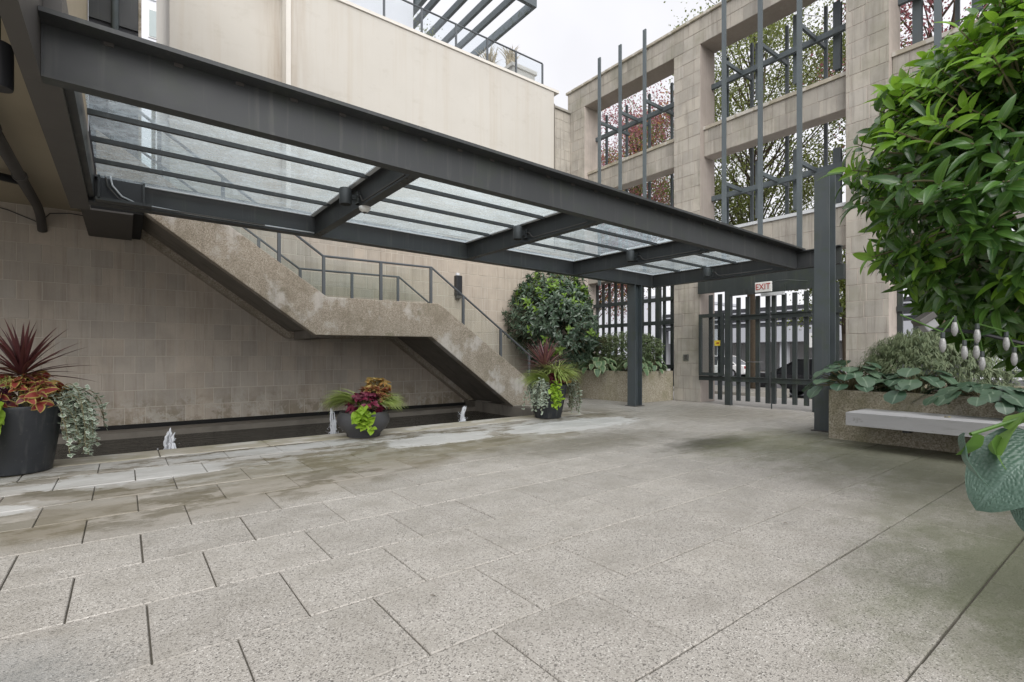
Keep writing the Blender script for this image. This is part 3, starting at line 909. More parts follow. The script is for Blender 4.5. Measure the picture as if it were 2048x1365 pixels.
tw = thing('far_tower', 'white tower with wide windows seen through the gap above the canopy', 'building', (2, 45, 0))
MB().box(-8, 14, 45, 60, -.5, 50).build('wall', MATS['far_white'], tw)
for z in (20.9, 24.1, 27.3, 30.5):
    for xx, wd in ((1.72, .58), (2.28, .34), (3.2, .6), (.3, .6)):
        f = MB().box(xx - .06 - wd / 2, xx + wd / 2 + .06, 44.93, 44.99, z - .08, z + 1.98).build('window_frame', MATS['white_paint'], tw)
        MB().box(xx - wd / 2, xx + wd / 2, 44.9, 44.925, z, z + 1.9).build('pane', MATS['far_window'], f)
    MB().box(-8, 14, 44.95, 44.99, z - .55, z - .5).build('panel_joint', MATS['far_grey'], tw)
tg = thing('gap_palm', 'bright green palm-like plant in the gap beside the white tower', 'plant', (.5, 14, 4))
MB().tube([(.52, 14, 4), (.53, 14, 7.75)], .04, 6).build('stem', MATS['twig'], tg)
scatter('foliage', T_BLADE, [frame((.53 + rng.normal(0, .07), 14 + rng.normal(0, .1), 7.75 + rng.normal(0, .08)), unit((rng.normal(0, .8), rng.normal(0, .8), .3)), (0, 0, 1), rng.uniform(.25, .5)) for _ in range(170)], MATS['leaf_fern'], tg, 'stuff')

# ================================================================== STAIR
st = thing('concrete_stair', 'exposed aggregate concrete stair with a middle landing over the pool', 'stair', (4, 9.7, -.25))
LOW = [(-.3, 3.47), (2.55, 1.43), (4.74, 1.445), (7.0, -.22)]
TOP = [(-.3, 4.12), (2.74, 2.085), (4.91, 2.1), (7.35, .42)]
poly = LOW + [(7.35, -.22)] + TOP[::-1]
MB().prism(poly, 8.75, 8.95).build('front_stringer', MATS['stair_concrete'], st, bevel=.012)
MB().prism(poly, 10.56, 10.792).build('back_stringer', MATS['stair_concrete'], st, bevel=.012)
def off(pl, dz): return [(x, z + dz) for x, z in pl]
slab = off(LOW, .13) + off([(7.05, .2), (4.8, 1.72), (2.6, 1.72), (-.3, 3.8)], 0)
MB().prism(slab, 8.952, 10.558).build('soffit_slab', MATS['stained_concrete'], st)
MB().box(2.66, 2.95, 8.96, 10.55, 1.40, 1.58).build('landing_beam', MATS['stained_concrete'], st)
for i in range(10):
    xx = 7.3 - i * .232; z = (i + 1) * .168
    MB().box(xx - .26, xx, 8.953, 10.557, z - .06, z + .02).build('tread', MATS['stair_concrete'], st)
for i in range(12):
    xx = 2.62 - i * .235; z = 1.9 + i * .165
    MB().box(xx - .27, xx, 8.953, 10.557, z - .06, z).build('tread', MATS['stair_concrete'], st)
tag(MB().box(-.44, .22, 8.8, 10.72, 3.06, 3.4).build('top_pocket', MATS['black_gap'], st), 'dark box at the stair top')
MB().box(-.46, -.441, 8.78, 10.74, 3.04, 3.415).box(-.44, .1, 8.78, 10.74, 3.035, 3.058).build('pocket_trim', MATS['pipe_grey'], st)

def handrail(name, label, y, pts, posts, gl):
    t = thing(name, label, 'railing', (4, y, 1.5), 'handrails of the concrete stair')
    MB().tube([(x, y, z) for x, z in pts], .022, 8).build('top_rail', MATS['rail_steel'], t)
    def at(P, x):
        for (a, b), (c, d) in zip(P, P[1:]):
            if a <= x <= c: return b + (d - b) * (x - a) / (c - a)
        return P[-1][1]
    xs = sorted(posts)
    for x in xs:
        MB().box(x - .025, x + .025, y - .02, y + .02, at(TOP, x) - .03, at(pts, x) - .01).build('post', MATS['rail_steel'], t)
    ends = sorted(set([pts[0][0]] + xs + [pts[1][0], pts[2][0], pts[-1][0]]))
    for a, b in zip(ends, ends[1:]):
        if b - a < .15: continue
        a2, b2 = a + .03, b - .03
        sheet(MB().hexa([(a2, y - .005, at(TOP, a2) + .04), (b2, y - .005, at(TOP, b2) + .04), (b2, y + .005, at(TOP, b2) + .04), (a2, y + .005, at(TOP, a2) + .04),
                   (a2, y - .005, at(pts, a2) - .05), (b2, y - .005, at(pts, b2) - .05), (b2, y + .005, at(pts, b2) - .05), (a2, y + .005, at(pts, a2) - .05)]), 'glass_panel', 'rail_glass', t, (0, -1, 0))
handrail('stair_railing', 'grey glass railing on the outer side of the concrete stair, nearer the pool', 8.85,
         [(-.2, 4.77), (2.70, 2.79), (4.78, 2.81), (7.3, 1.07)], [.4, 1.2, 2.0, 2.71, 3.74, 4.77, 5.51, 6.46, 7.25], True)
handrail('stair_railing', 'grey glass railing on the inner side of the concrete stair, along the stone wall', 10.42,
         [(-.2, 4.77), (2.72, 2.79), (4.82, 2.82), (7.3, 1.07)], [.5, 1.3, 2.0, 2.74, 3.77, 4.8, 5.6, 6.5, 7.25], True)

wl = thing('wall_light', 'dark rectangular lamp on the stone wall above the stair', 'lamp', (6.54, YW - .05, 2.8))
MB().box(6.46, 6.62, YW - .13, YW - .004, 2.56, 3.05).build('lamp_body', MATS['black_plastic'], wl, bevel=.01)
MB().box(6.47, 6.61, YW - .12, YW - .02, 2.49, 2.557).build('lamp_lens', MATS['pipe_grey'], wl)
MB().box(6.5, 6.58, YW - .06, YW - .004, 3.055, 3.12).build('junction', MATS['light_trim'], wl)

# ================================================================== GLASS CANOPY
def zc(x): return 2.71 - .0135 * x
can = thing('glass_canopy', 'dark steel and wet glass canopy leading to the gate', 'canopy', (8.75, 7.05, 0))
def ibeam_x(y, x0, x1, dep, fl, name, th=.02):
    m = MB()
    m.box(x0, x1, y - fl / 2, y + fl / 2, 0, th, zc); m.box(x0, x1, y - .012, y + .012, th, dep - th, zc); m.box(x0, x1, y - fl / 2, y + fl / 2, dep - th, dep, zc)
    return m.build(name, MATS['dark_steel'], can)
def ibeam_y(x, y0, y1, dep, fl, name, th=.018):
    z = zc(x) + .004
    m = MB()
    m.box(x - fl / 2, x + fl / 2, y0, y1, z, z + th); m.box(x - .01, x + .01, y0, y1, z + th, z + dep - th); m.box(x - fl / 2, x + fl / 2, y0, y1, z + dep - th, z + dep)
    return m.build(name, MATS['dark_steel'], can)
fb = MB()
fb.box(-.383, 9.3, 3.985, 4.09, 0, .022, zc); fb.box(-.383, 9.3, 3.99, 4.012, .0225, .31, zc); fb.box(-.383, 9.3, 3.855, 4.09, .3105, .338, zc)
tag(fb.build('front_beam', MATS['dark_steel'], can), 'deep front beam of the canopy')
ibeam_x(7.02, -.3, 9.3, .30, .15, 'back_beam')
XB = [-.28, 2.05, 4.45, 6.85, 9.25]
for x in XB[1:4]: ibeam_y(x, 4.015, 7.005, .27, .1, 'cross_beam')
ibeam_y(9.3, 3.3, 7.1, .30, .15, 'end_beam')
for i in range(26):
    xx = -.1 + i * .36
    MB().box(xx, xx + .05, 3.978, 3.9895, .288, .309, zc).build('weld_lug', MATS['pipe_grey'], can)
for x in (2.05, 4.45, 6.85):
    for y in (4.2, 4.32, 6.72, 6.84):
        for dx in (-.03, .03):
            MB().lathe(x + dx, y, [(.010, zc(x) - .006), (.012, zc(x) - .004), (.012, zc(x) + .0035)], 6).build('bolt', MATS['pipe_grey'], can)
MB().box(-.47, -.3, 4.1, 7.4, 2.72, 3.416).box(-.47, -.385, 2.9, 4.098, 2.72, 3.414).build('header_beam', MATS['pipe_grey'], can)
MB().box(-.298, -.25, 4.09, 6.94, 2.76, 3.05).build('header_flange', MATS['dark_steel'], can)
ys = [4.095, 4.42, 5.03, 5.64, 6.25, 6.94]
for b in range(4):
    xa, xb = XB[b] + .055, XB[b + 1] - .055
    for i in range(5):
        sheet(MB().box(xa, xb, ys[i] + .012, ys[i + 1] - .012, .262, .272, zc), 'glass_pane', 'wet_glass', can, (0, 0, -1))
        if i: MB().box(xa, xb, ys[i] - .016, ys[i] + .016, .222, .261, zc).build('glazing_bar', MATS['dark_steel'], can)
    MB().box(xb - .05, xb, ys[0], ys[5], .247, .261, zc).build('glazing_bead', MATS['light_trim'], can)
    MB().box(xa, xb - .052, ys[5] - .03, ys[5], .247, .261, zc).build('glazing_bead', MATS['light_trim'], can)
MB().box(-.2, .16, 6.9, 6.99, 2.75, 2.99).build('bracket_plate', MATS['black_plastic'], can)
MB().box(-.22, -.2, 6.8, 6.99, 2.73, 3.0).box(.16, .18, 6.84, 6.99, 2.75, 3.0).box(-.24, .24, 6.8, 6.94, 2.716, 2.745).build('bracket', MATS['dark_steel'], can)
def hcol(x, y, z1, w, dpt, name='column'):
    c = MB()
    c.box(x, x + .018, y - w / 2, y + w / 2, 0, z1); c.box(x + .018, x + dpt - .018, y - .01, y + .01, 0, z1); c.box(x + dpt - .018, x + dpt, y - w / 2, y + w / 2, 0, z1)
    o = c.build(name, MATS['column_steel'], can)
    MB().box(x - .04, x + dpt + .04, y - w / 2 - .03, y + w / 2 + .03, .0, .014).build('base_plate', MATS['pipe_grey'], o)
    return o
hcol(8.6, 7.05, zc(8.7), .21, .23)
tag(hcol(7.95, 3.08, 3.72, .2, .22), 'tall canopy column beside the bench planter')
cg = thing('canopy_conduit', 'pale cables clipped along the bottom edge of the back canopy beam', 'cable', (1, 6.94, 2.75))
MB().tube([(-.12, 6.86, 3.0), (-.1, 6.86, 2.9), (-.02, 6.87, 2.8), (.12, 6.92, 2.755), (.6, 6.935, zc(.6) + .032), (2.0, 6.935, zc(2) + .032)], .009, 6).build('cable', MATS['light_trim'], cg, smooth=True)
MB().tube([(-.16, 6.85, 3.0), (-.14, 6.85, 2.88), (-.05, 6.86, 2.77), (.12, 6.905, 2.74), (.6, 6.92, zc(.6) + .032), (1.4, 6.92, zc(1.4) + .032)], .008, 6).build('cable', MATS['pipe_grey'], cg, smooth=True)

def downlight(x, y, label):
    z = zc(x)
    t = thing('canopy_downlight', label, 'lamp', (x - .16, y, z + .05), 'cylinder lamps on the canopy cross beams')
    MB().lathe(x - .16, y, [(.052, z + .04), (.062, z + .035), (.064, z + .045), (.064, z + .2), (.058, z + .208)], 24).build('lamp_body', MATS['black_plastic'] if 0 else MATS['dark_steel'], t, auto=40)
    MB().lathe(x - .16, y, [(.05, z + .034), (.051, z + .039)], 20).build('lens', MATS['black_gap'], t)
    MB().box(x - .1, x - .012, y - .02, y + .02, z + .1, z + .15).box(x - .045, x - .011, y - .045, y + .045, z + .06, z + .19).build('mounting_arm', MATS['dark_steel'], t)
    MB().tube([(x - .03, y - .045, z + .13), (x - .03, y - .09, z + .13), (x - .03, y - .14, z + .07), (x - .04, y - .2, z + .045), (x - .04, y - 1.2, z + .04)], .009, 6).build('conduit', MATS['pipe_grey'], t, smooth=True)
downlight(2.05, 5.42, 'cylinder lamp on the canopy cross beam above the bowl of coleus, largest of the four')
downlight(4.45, 5.48, 'cylinder lamp on the second canopy cross beam from the left')
downlight(6.85, 5.5, 'cylinder lamp on the third canopy cross beam from the left')
downlight(9.2, 5.55, 'cylinder lamp on the canopy end beam near the exit sign')
dm = thing('dome_sensor', 'white dome sensor under the first canopy cross beam', 'sensor', (2.05, 5.28, 2.66))
z = zc(2.05)
MB().lathe(2.05, 5.28, [(.01, z - .055), (.03, z - .052), (.055, z - .03), (.062, z - .012), (.062, z + .003)], 22).build('dome', MATS['white_paint'], dm, auto=50)
MB().lathe(2.05, 5.28, [(.012, z - .068), (.022, z - .06), (.022, z - .05)], 14).build('lens', MATS['pipe_grey'], dm, auto=50)

# ================================================================== STONE SCREEN FACADE
XF, XBK = 10.6, 11.2
fa = thing('stone_screen', 'tall open stone screen wall with square openings above the gate', 'wall', (XF, 5, 0))
PIERS = [(10.4, 11.1), (6.68, 7.39), (3.03, 3.70), (-.6, .08), (-4.2, -3.6)]
BAYS = [(7.39, 10.4), (3.70, 6.68), (.08, 3.03), (-3.6, -.6)]
cells = []
for a, b in PIERS:
    MB().box(XF + .006, XBK, a, b, 0, 8.3).build('pier_core', MATS['reveal_stone'], fa)
    cells += courses('y', a, b, 0, 8.3, XF, jitter=1)
MB().box(XF + .006, XBK, -4.2, 11.1, 8.302, 8.9).build('lintel', MATS['reveal_stone'], fa)
cells += courses('y', -1.0, 11.1, 8.302, 8.9, XF, jitter=1)
MB().box(XF - .05, XBK + .05, -4.2, 11.14, 8.902, 8.97).build('coping_cap', MATS['coping_stone'], fa, bevel=.01)
for a, b in BAYS:
    MB().box(10.756, 11.12, a + .002, b - .002, 5.72, 6.35).build('spandrel', MATS['reveal_stone'], fa)
    cells += courses('y', a + .002, b - .002, 5.72, 6.33, 10.75, jitter=1)
    MB().box(10.715, 11.16, a + .003, b - .003, 6.335, 6.41).build('sill', MATS['coping_stone'], fa)
    MB().box(10.756, 11.12, a + .002, b - .002, 3.16, 3.9).build('spandrel', MATS['reveal_stone'], fa)
    cells += courses('y', a + .002, b - .002, 3.16, 3.89, 10.75, ch=.365, jitter=1)
    MB().box(10.715, 11.16, a + .003, b - .003, 3.895, 3.96).build('sill', MATS['light_trim'], fa)
masonry(fa, cells, MATS['facade_stone'], 300)

tr_lab = ['steel trellis of tall grey bars on the stone screen bay left of the gate', 'steel trellis of tall grey bars on the stone screen bay above the gate', 'steel trellis bars in the stone screen bay behind the big leafy shrub']
for bi, (a, b) in enumerate(BAYS[:3]):
    t = thing('steel_trellis', tr_lab[bi], 'trellis', (10.35, (a + b) / 2, 2.9), 'steel trellises on the stone screen')
    w = (b - a)
    fy = [a + w * f for f in ((.73, .487, .225) if bi == 0 else (.755, .49, .235))]
    for y in fy:
        MB().box(10.33, 10.37, y - .045, y + .045, 3.0, 9.24).build('tall_bar', MATS['bar_steel'], t)
        for zr in (7.47, 4.82):
            MB().box(10.372, 11.6, y - .025, y + .025, zr - .04, zr + .04).build('bracket', MATS['bar_steel'], t)
    for zr, nm in ((7.47, 'cross_rail'), (4.82, 'cross_rail')):
        MB().box(11.06, 11.14, a, b, zr - .075, zr + .035).build(nm, MATS['bar_steel'], t)
    for f in ((.235, .475, .74, .995) if bi == 0 else (.23, .49, .752)):
        MB().box(11.5, 11.56, a + w * f - .03, a + w * f + .03, 3.9, 8.3).build('rear_bar', MATS['bar_steel'], t)
    for k, f in enumerate(() if bi == 0 else (.124, .379, .648, .919)):
        y = a + w * f
        for z0, z1 in (((6.75, 8.1), (6.8, 8.25), (6.8, 8.05), (5.0, 8.1))[k], ((4.1, 5.2), (4.15, 5.42), (4.15, 5.42), (4.0, 5.1))[k]):
            if z0 == 5.0: z0 = 6.42
            MB().box(11.2, 11.215, y - .065, y + .065, z0, z1).box(11.2155, 11.29, y - .006, y + .006, z0, z1).box(11.2905, 11.305, y - .065, y + .065, z0, z1).build('channel_bar', MATS['bar_steel'], t)

# ------------------------------------------------------------------ gate
gate = thing('entrance_gate', 'black steel double gate of upright flat bars under the exit sign', 'gate', (10.5, 5.05, 0))
for (y0, y1) in ((5.87, 6.0), (4.12, 4.22)):
    MB().box(10.46, 10.56, y0, y1, 0, 2.5).build('gate_post', MATS['gate_steel'], gate)
MB().box(10.465, 10.555, 4.222, 5.868, 2.38, 2.5).build('head_bar', MATS['gate_steel'], gate)
for leaf_i, (ya, yb, bars) in enumerate(((5.06, 5.86, (5.71, 5.505, 5.29)), (4.23, 5.0, (4.76, 4.555, 4.34)))):
    L = MB().box(10.48, 10.54, (5.04 if leaf_i == 0 else 4.92), (5.12 if leaf_i == 0 else 5.0), .1, 2.35).build('meeting_stile', MATS['gate_steel'], gate)
    for zr in (1.89, .575):
        MB().box(10.465, 10.477, ya, yb, zr - .055, zr + .055).box(10.44, 10.465, ya, yb, zr + .04, zr + .055).box(10.44, 10.465, ya, yb, zr - .055, zr - .04).build('gate_rail', MATS['gate_steel'], gate)
    for y in bars:
        MB().box(10.485, 10.535, y - .04, y + .04, .11, 2.33).build('upright_bar', MATS['gate_steel'], gate)
MB().tube([(10.46, 4.985, 0.0), (10.46, 4.985, .45)], .012, 6).build('drop_bolt', MATS['gate_steel'], gate)
MB().tube([(10.44, 5.14, .95), (10.4, 5.2, .95), (10.4, 5.45, .95)], .01, 6).build('lever', MATS['rim'], gate)
MB().box(10.4, 10.46, 4.72, 5.18, 2.30, 2.365).build('magnet_lock', MATS['light_trim'], gate)
MB().box(10.41, 10.462, 4.7, 5.45, 2.37, 2.5).build('lock_cover', MATS['gate_steel'], gate)
MB().box(10.5, 10.62, 3.7, 6.68, 2.502, 2.78).build('transom', MATS['gate_steel'], gate)
side = thing('gate_side_panel', 'steel framed glass panel between the stone pier and the gate', 'panel', (10.52, 6.3, 0))
m = MB()
m.box(10.44, 10.5, 6.56, 6.62, .63, 2.02).box(10.44, 10.5, 6.03, 6.09, .63, 2.02).box(10.44, 10.5, 6.091, 6.559, 1.94, 2.02).box(10.44, 10.5, 6.091, 6.559, .63, .7)
m.build('panel_frame', MATS['gate_steel'], side)
sheet(MB().box(10.465, 10.475, 6.092, 6.558, .702, 1.938), 'glass', 'panel_glass', side, (-1, 0, 0))
for y in (6.38, 6.16): MB().box(10.53, 10.57, y - .045, y + .045, .1, 2.45).build('upright_bar', MATS['gate_steel'], side)
MB().box(10.51, 10.528, 6.02, 6.66, .52, .62).build('lower_rail', MATS['gate_steel'], side)
ys_ = thing('yellow_notice', 'small yellow notice on the glass side panel of the gate', 'sign', (10.46, 6.15, 1.35))
MB().box(10.456, 10.463, 6.08, 6.24, 1.3, 1.42).build('notice_board', MATS['sign_yellow'], ys_)
MB().box(10.452, 10.4555, 6.13, 6.19, 1.345, 1.375).build('mark', MATS['sign_red'], ys_)
gr_ = thing('side_grille', 'black bars right of the gate between tall column and stone pier', 'fence', (10.55, 3.9, 0))
for y in (3.82, 4.03): MB().box(10.5, 10.54, y - .04, y + .04, .1, 2.45).build('upright_bar', MATS['gate_steel'], gr_)
for zr in (1.93, .575): MB().box(10.47, 10.498, 3.71, 4.11, zr - .05, zr + .05).build('cross_rail', MATS['gate_steel'], gr_)

def text(body, size, loc, rot, mat, parent, name='lettering', ext=.002, sx=1.0):
    cu = bpy.data.curves.new(name, 'FONT'); cu.body = body; cu.size = size; cu.extrude = ext
    cu.align_x = 'CENTER'; cu.align_y = 'CENTER'
    tmp = bpy.data.objects.new('tmp', cu); COL.objects.link(tmp)
    dg = bpy.context.evaluated_depsgraph_get()
    me = bpy.data.meshes.new_from_object(tmp.evaluated_get(dg))
    bpy.data.objects.remove(tmp)
    me.materials.clear(); me.materials.append(mat)
    o = bpy.data.objects.new(name, me)
    o.matrix_basis = Matrix.Translation(loc) @ rot @ Matrix.Diagonal((sx, 1, 1, 1))
    return link(o, parent)
ROT_X = Matrix(((0, 0, -1, 0), (-1, 0, 0, 0), (0, 1, 0, 0), (0, 0, 0, 1)))      # reads from the -X side
ex = thing('exit_sign', 'white exit sign with red letters above the gate', 'sign', (10.2, 5.02, 2.4))
MB().box(10.17, 10.23, 4.86, 5.18, 2.36, 2.56).build('sign_box', MATS['white_paint'], ex, bevel=.006)
text('EXIT', .17, (10.167, 5.02, 2.46), ROT_X, MATS['sign_red'], ex, sx=.86, ext=.003)
MB().tube([(10.22, 4.87, 2.52), (10.24, 4.75, 2.56), (10.26, 4.55, 2.55), (10.45, 4.3, 2.52)], .012, 6).build('conduit', MATS['gate_steel'], ex, smooth=True)
MB().box(10.23, 10.46, 4.98, 5.06, 2.42, 2.47).build('mount', MATS['gate_steel'], ex)
ic = thing('door_intercom', 'small metal intercom plate on the stone pier left of the gate', 'intercom', (10.58, 7.05, 1.0))
MB().box(10.585, 10.606, 6.98, 7.12, .96, 1.11).build('plate', MATS['rim'], ic)
MB().box(10.578, 10.584, 7.01, 7.09, .98, 1.09).build('keypad', MATS['pipe_grey'], ic)

# ------------------------------------------------------------------ fence of the left bay
fe = thing('street_fence', 'black steel picket fence behind the hedge left of the stone pier', 'fence', (11.0, 9, 0))
y = 7.5
while y < 10.4:
    MB().box(11.0, 11.04, y - .04, y + .04, .3, 3.14).build('picket', MATS['gate_steel'], fe); y += .232
for zr in (2.52, 1.92, .8): MB().box(10.96, 10.998, 7.4, 10.39, zr - .05, zr + .05).build('fence_rail', MATS['gate_steel'], fe)
MB().box(10.95, 11.05, 8.07, 8.19, 0, 3.15).build('fence_post', MATS['gate_steel'], fe)
fe2 = thing('street_fence', 'black steel picket fence behind the bench planter right of the gate', 'fence', (11.0, 1.6, 0))
y = .2
while y < 3.0:
    MB().box(11.0, 11.04, y - .04, y + .04, .3, 3.14).build('picket', MATS['gate_steel'], fe2); y += .232
for zr in (2.52, 1.92, .8): MB().box(10.96, 10.998, .09, 3.02, zr - .05, zr + .05).build('fence_rail', MATS['gate_steel'], fe2)
sg = thing('sale_sign', 'blue and white sale sign on a thin post behind the fence', 'sign', (12.2, 8.25, 0))
MB().tube([(12.2, 8.03, 0), (12.2, 8.03, 2.4)], .018, 6).tube([(12.2, 8.03, 2.28), (12.2, 8.62, 2.28)], .012, 6).build('post', MATS['white_paint'], sg)
MB().box(12.19, 12.21, 8.1, 8.6, 1.98, 2.12).build('top_board', MATS['sign_blue'], sg)
MB().box(12.19, 12.21, 8.1, 8.6, 1.78, 1.978).build('name_board', MATS['lime_trim'], sg)
MB().box(12.19, 12.21, 8.1, 8.6, 1.7, 1.778).build('foot_board', MATS['sign_blue'], sg)
text('FOR SALE', .075, (12.187, 8.35, 2.05), ROT_X, MATS['white_paint'], sg)

# ================================================================== PLANTERS AND BENCH
def planter(name, label, x0, x1, y0, y1, h, t=.16):
    p = thing(name, label, 'planter', ((x0 + x1) / 2, (y0 + y1) / 2, 0))
    MB().box(x0, x0 + t, y0, y1, 0, h).box(x1 - t, x1, y0, y1, 0, h).box(x0 + t, x1 - t, y0, y0 + t, 0, h - .0015).box(x0 + t, x1 - t, y1 - t, y1, 0, h - .0015).build('planter_wall', MATS['planter_concrete'], p)
    MB().box(x0 + t - .01, x1 - t + .01, y0 + t - .01, y1 - t + .01, .1, h - .08).build('soil_bed', MATS['soil'], p)
    return p
planter('corner_planter', 'low concrete planter with hostas and hedge left of the gate pier', 9.28, 10.58, 7.4, 10.75, .71)
planter('bench_planter', 'low concrete planter carrying the grey bench right of the gate', 7.4, 10.5, -1.2, 2.78, .64)
planter('side_planter', 'low concrete planter at the right edge below the big leafy shrub', 2.3, 6.9, -1.6, -.12, .6)
bn = thing('bench', 'long pale grey bench seat fixed to the planter wall', 'bench', (7.1, 1.0, 0))
for i in range(3):
    MB().box(6.78 + i * .21, 6.985 + i * .21, -1.0, 2.36, .385, .425).build('seat_board', MATS['bench_paint'], bn, bevel=.004)
MB().box(6.765, 6.779, -1.0, 2.362, .27, .424).build('front_board', MATS['bench_paint'], bn, bevel=.003)
MB().box(6.78, 7.4, 2.345, 2.362, .27, .384).build('end_board', MATS['bench_paint'], bn)
for y in (-.6, .6, 1.8): MB().box(6.83, 7.4, y - .03, y + .03, .24, .383).build('bracket', MATS['dark_steel'], bn)

# ================================================================== POTS AND THEIR PLANTS
def pot(name, label, x, y, prof, mat, soil_z, soil_r):
    t = thing(name, label, 'pot', (x, y, 0.005))
    MB().lathe(x, y, prof, 56).build('pot_body', MATS[mat], t, auto=35)
    MB().lathe(x, y, [(soil_r * .3, soil_z - .02), (soil_r, soil_z - .01), (soil_r, soil_z), (soil_r * .4, soil_z + .02)], 32).build('soil', MATS['soil'], t)
    return t
def tall_prof(rb, rt, h):
    return [(rb * .93, .006), (rb * .99, .012), (rb, .03), (rb + .004, .045), (rt - .006, h - .04), (rt, h - .012), (rt - .004, h), (rt - .022, h - .001), (rt - .028, h - .05), (rt - .03, h - .09)]
P1, P2, P3 = (-.80, 6.62), (2.57, 6.66), (5.9, 6.68)
pot('tall_pot', 'tall black tapered pot with dark red spiky plant at the left edge', *P1, tall_prof(.25, .34, .63), 'pot_black', .58, .305)
pot('bowl_pot', 'low round charcoal bowl of coleus beside the pool', *P2,
    [(.2, .005), (.215, .012), (.225, .05), (.29, .11), (.335, .18), (.345, .23), (.335, .29), (.31, .335), (.298, .34), (.285, .335), (.28, .3)], 'pot_grey', .31, .275)
pot('tall_pot', 'tall black tapered pot with trailing plants at the stair foot', *P3, tall_prof(.235, .345, .59), 'pot_black', .54, .31)

leaf_mat('leaf_cordyline_pink', (.11, .04, .045), (.28, .13, .13), .3, .15, rib=.5, ribcol=(.4, .22, .22), tcol=(.35, .12, .12))
def cordyline(label, c, n, L, up=.55, mat='leaf_cordyline'):
    t = thing('cordyline', label, 'plant', c)
    Ms = []
    for i in range(n):
        th = i * 2.39996 + rng.normal(0, .1)
        el = up + (1.55 - up) * (1 - i / n) ** .8 if i else 1.5
        el = min(1.5, max(-.05, el * 1.0 + rng.normal(0, .06)))
        d = (math.cos(th) * math.cos(el), math.sin(th) * math.cos(el), math.sin(el))
        Ms.append(frame(np.array(c) + np.array(d) * .02, d, (0, 0, 1), L * rng.uniform(.75, 1.08)))
    foliage(t, T_STRAP, Ms, MATS[mat], 80, 'blade')
    MB().tube([(c[0], c[1], c[2] - .2), c], .025, 8).build('stem', MATS['twig'], t)
cordyline('dark red spiky cordyline in the tall pot at the left edge', (P1[0] + .03, P1[1], .9), 60, .56, -.15)
cordyline('pinkish red spiky cordyline in the pot at the stair foot', (P3[0] - .02, P3[1] + .05, .86), 66, .6, .0, 'leaf_cordyline_pink')

def whorl_plant(name, label, tmpl, mat, centre, rad, n, size, cat='plant', flat_=.35, lean=(0, 0, 0), per=5, group=None, single=300, droop=-.1):
    """bushy bedding plant: rosettes of leaves over a small mound"""
    t = thing(name, label, cat, (centre[0], centre[1], centre[2]), group)
    Ms = []
    st = MB()
    for i in range(n):
        o = unit(rv() + np.array((0, 0, .55)) + np.array(lean))
        p = np.array(centre) + o * np.array(rad) * rng.uniform(.7, 1.0)
        base_t = rng.random() * 6.28
        st.tube([tuple(np.array(centre) - np.array((0, 0, rad[2] * .6))), tuple((np.array(centre) + p) / 2), tuple(p)], .005, 4, False)
        for k in range(per):
            th = base_t + k * 6.283 / per + rng.normal(0, .35)
            tang = np.array((math.cos(th), math.sin(th), rng.normal(.0, .4) + droop - .15))
            d = unit(tang + o * .45)
            Ms.append(frame(p, d, unit(o * 1.3 + np.array((0, 0, .5)) + rv(.35)), size * rng.uniform(.5, 1.1)))
    foliage(t, tmpl, Ms, MATS[mat], single)
    tag(st.build('stems', MATS['twig'], t), kind='stuff')
    return t
def trailing(name, label, tmpl, mat, starts, length, n_st, size, spread, seed_dir, group=None, dens=9, single=300):
    t = thing(name, label, 'vine', starts[0], group)
    Ms = []; st = MB()
    for i in range(n_st):
        p = np.array(random.choice(starts), float) + rng.normal(0, .03, 3)
        d = unit(np.array(seed_dir) + rv(spread))
        L = length * rng.uniform(.5, 1.1); step = L / dens
        pts = [tuple(p)]
        for k in range(dens):
            d = unit(d + np.array((0, 0, -.42)) + rv(.16))
            p = p + d * step
            if p[2] < .03: break
            pts.append(tuple(p))
            for q in range(2):
                o = unit(np.array((seed_dir[0], seed_dir[1], .3)) + rv(.8))
                Ms.append(frame(p + rv(.015), unit(o + np.array((0, 0, -.55)) + rv(.5)), unit(o + np.array((0, 0, .6))), size * rng.uniform(.6, 1.1)))
        if len(pts) > 2: st.tube(pts, .004, 4, False)
    foliage(t, tmpl, Ms, MATS[mat], single)
    if st.v: tag(st.build('stems', MATS['twig'], t), kind='stuff')
    return t
def grass_clump(name, label, c, n, L, lean, mat='leaf_grass', tmpl=None, single=90, spread=.9):
    t = thing(name, label, 'grass', c)
    Ms = []
    for i in range(n):
        d = unit(np.array(lean) + rv(spread) * np.array((1, 1, .5)) + np.array((0, 0, .55)))
        Ms.append(frame(np.array(c) + rng.normal(0, .035, 3) * np.array((1, 1, .3)), d, (d[0], d[1], 1.2) if abs(d[2]) > .9 else (0, 0, 1), L * rng.uniform(.6, 1.1)))
    foliage(t, tmpl or T_BLADE, Ms, MATS[mat], single, 'blade', 'blades')
CAMD = unit((-FX, -FY, 0)); LFT = np.array((-FY, FX, 0.0))     # towards the terrace and along its left

